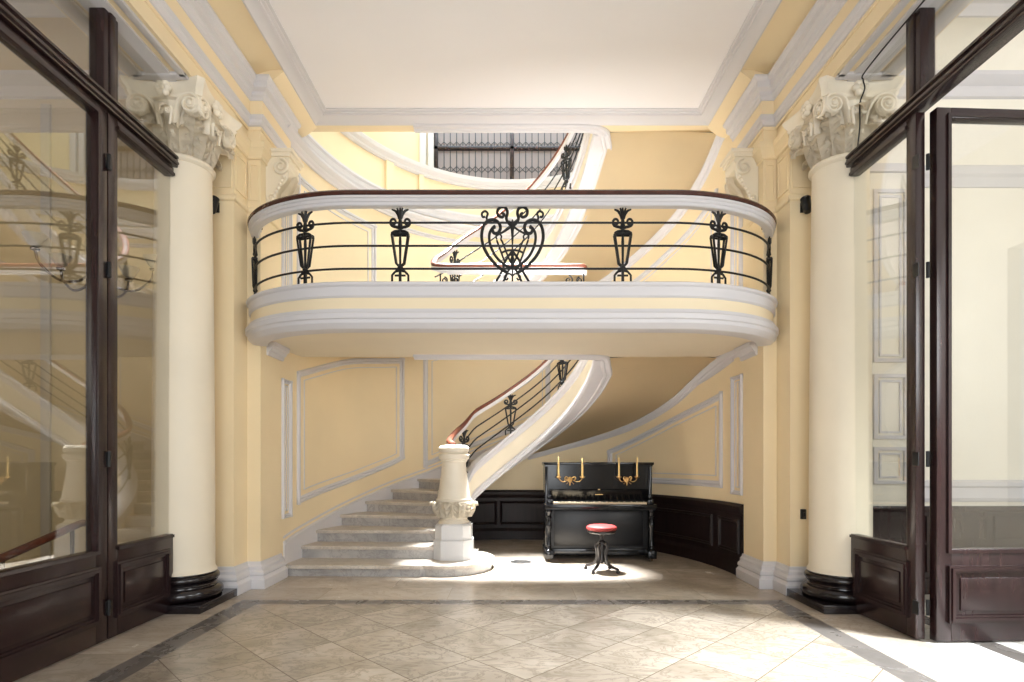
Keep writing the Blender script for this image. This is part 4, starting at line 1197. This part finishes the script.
# ------------------------------------------------------------------ leaded window at the top of the stair
wd = struct_root('window_3')
b = MB()
for x in (-1.33,0,1.33): b.box(x-.035,x+.035,9.76,9.86,5.95,7.7,bev=.006)
for z in (5.98,6.78,7.66): b.box(-1.36,1.36,9.76,9.86,z-.03,z+.03,bev=.006)
b.build('window_frame', M['wood'], wd)
b = MB(); b.box(-1.33,1.33,9.815,9.825,5.95,7.7); b.build('glass_pane', M['leadglass'], wd)
b = MB()
x = -1.3
i = 0
while x < 1.31:
    b.box(x-.006,x+.006,9.80,9.815,5.98,7.66)
    if i % 1 == 0:
        for zc in (6.42,6.85,7.3):
            d = .055
            for (ax,az,bx,bz) in ((0,-d,d,0),(d,0,2*d-.0,-d),(0,d,d,0),(d,0,2*d,d)):
                b.tube([(x+ax,9.808,zc+az),(x+bx,9.808,zc+bz)], .005, 4)
    x += .11; i += 1
b.build('lead_came', M['lead'], wd)
b = MB()
for sx in (-1,1):
    b.box(sx*1.36,sx*1.46,9.70,9.76,5.95,7.9,bev=.01); b.box(sx*1.49,sx*1.60,9.68,9.76,5.95,7.9,bev=.01)
b.box(-1.6,1.6,9.68,9.76,7.7,7.9,bev=.01)
trim(b, M['white'])

# ------------------------------------------------------------------ light
w = bpy.data.worlds.new('day'); SC.world = w; w.use_nodes = True
bg = w.node_tree.nodes['Background']; bg.inputs[0].default_value = (.86,.93,1.0,1); bg.inputs[1].default_value = .8
def area(name, loc, target, sx, sy, power, col, spread=180):
    l = bpy.data.lights.new(name, 'AREA'); l.shape = 'RECTANGLE'; l.size = sx; l.size_y = sy; l.energy = power; l.color = col; l.spread = rad(spread)
    o = bpy.data.objects.new(name, l); COL.objects.link(o); o.location = loc
    d = Vector(target)-Vector(loc); o.rotation_euler = d.to_track_quat('-Z','Y').to_euler()
    return o
area('skylight', (0,8.1,8.6), (0,8.1,0), 4.6, 2.6, 250, (.68,.86,1.0))
area('skylight_beam', (-.25,8.4,8.5), (.35,7.1,0), 1.4, 0.9, 720, (.94,.975,1.0), 30)
area('side_room_daylight', (5.0,-1.8,3.4), (4.6,5.6,2.4), 2.6, 2.6, 270, (.95,.98,1.0))
area('side_window_beam', (6.3,1.9,4.2), (1.9,3.7,0), 1.2, 1.2, 150, (.88,.95,1.0), 36)
area('entrance_daylight', (0,-2.4,1.7), (0,5,4.2), 3.2, 2.4, 200, (.95,.98,1.0), 150)
area('left_room_fill', (-6.3,1.0,3.0), (-4.0,5,2.2), 1.5, 2.0, 34, (1.0,.95,.88))  # added fill light brightening the left room, which has no window
area('landing_soffit_fill', (.9,6.2,2.97), (1.1,8.3,4.8), 2.2, .5, 50, (1.0,.96,.9), 120)  # added uplight with no fixture, brightens the upper flight's soffit

# ------------------------------------------------------------------ camera
cam = bpy.data.cameras.new('camera'); co = bpy.data.objects.new('camera', cam); COL.objects.link(co)
co.location = (0,0,1.35); co.rotation_euler = (PI/2,0,0)
cam.sensor_fit = 'HORIZONTAL'; cam.sensor_width = 36; cam.lens = 560/1024*36; cam.shift_x = 0.0; cam.shift_y = 118/1024
cam.clip_start = .05; cam.clip_end = 100
SC.camera = co
vs = SC.view_settings
vs.view_transform = 'Standard'; vs.look = 'None'; vs.gamma = 1; vs.use_curve_mapping = False
vs.exposure = -0.3
SC.cycles.use_denoising = True
SC.cycles.max_bounces = 10; SC.cycles.diffuse_bounces = 6; SC.cycles.glossy_bounces = 5; SC.cycles.transparent_max_bounces = 12; SC.cycles.transmission_bounces = 6
SC.cycles.sample_clamp_indirect = 6
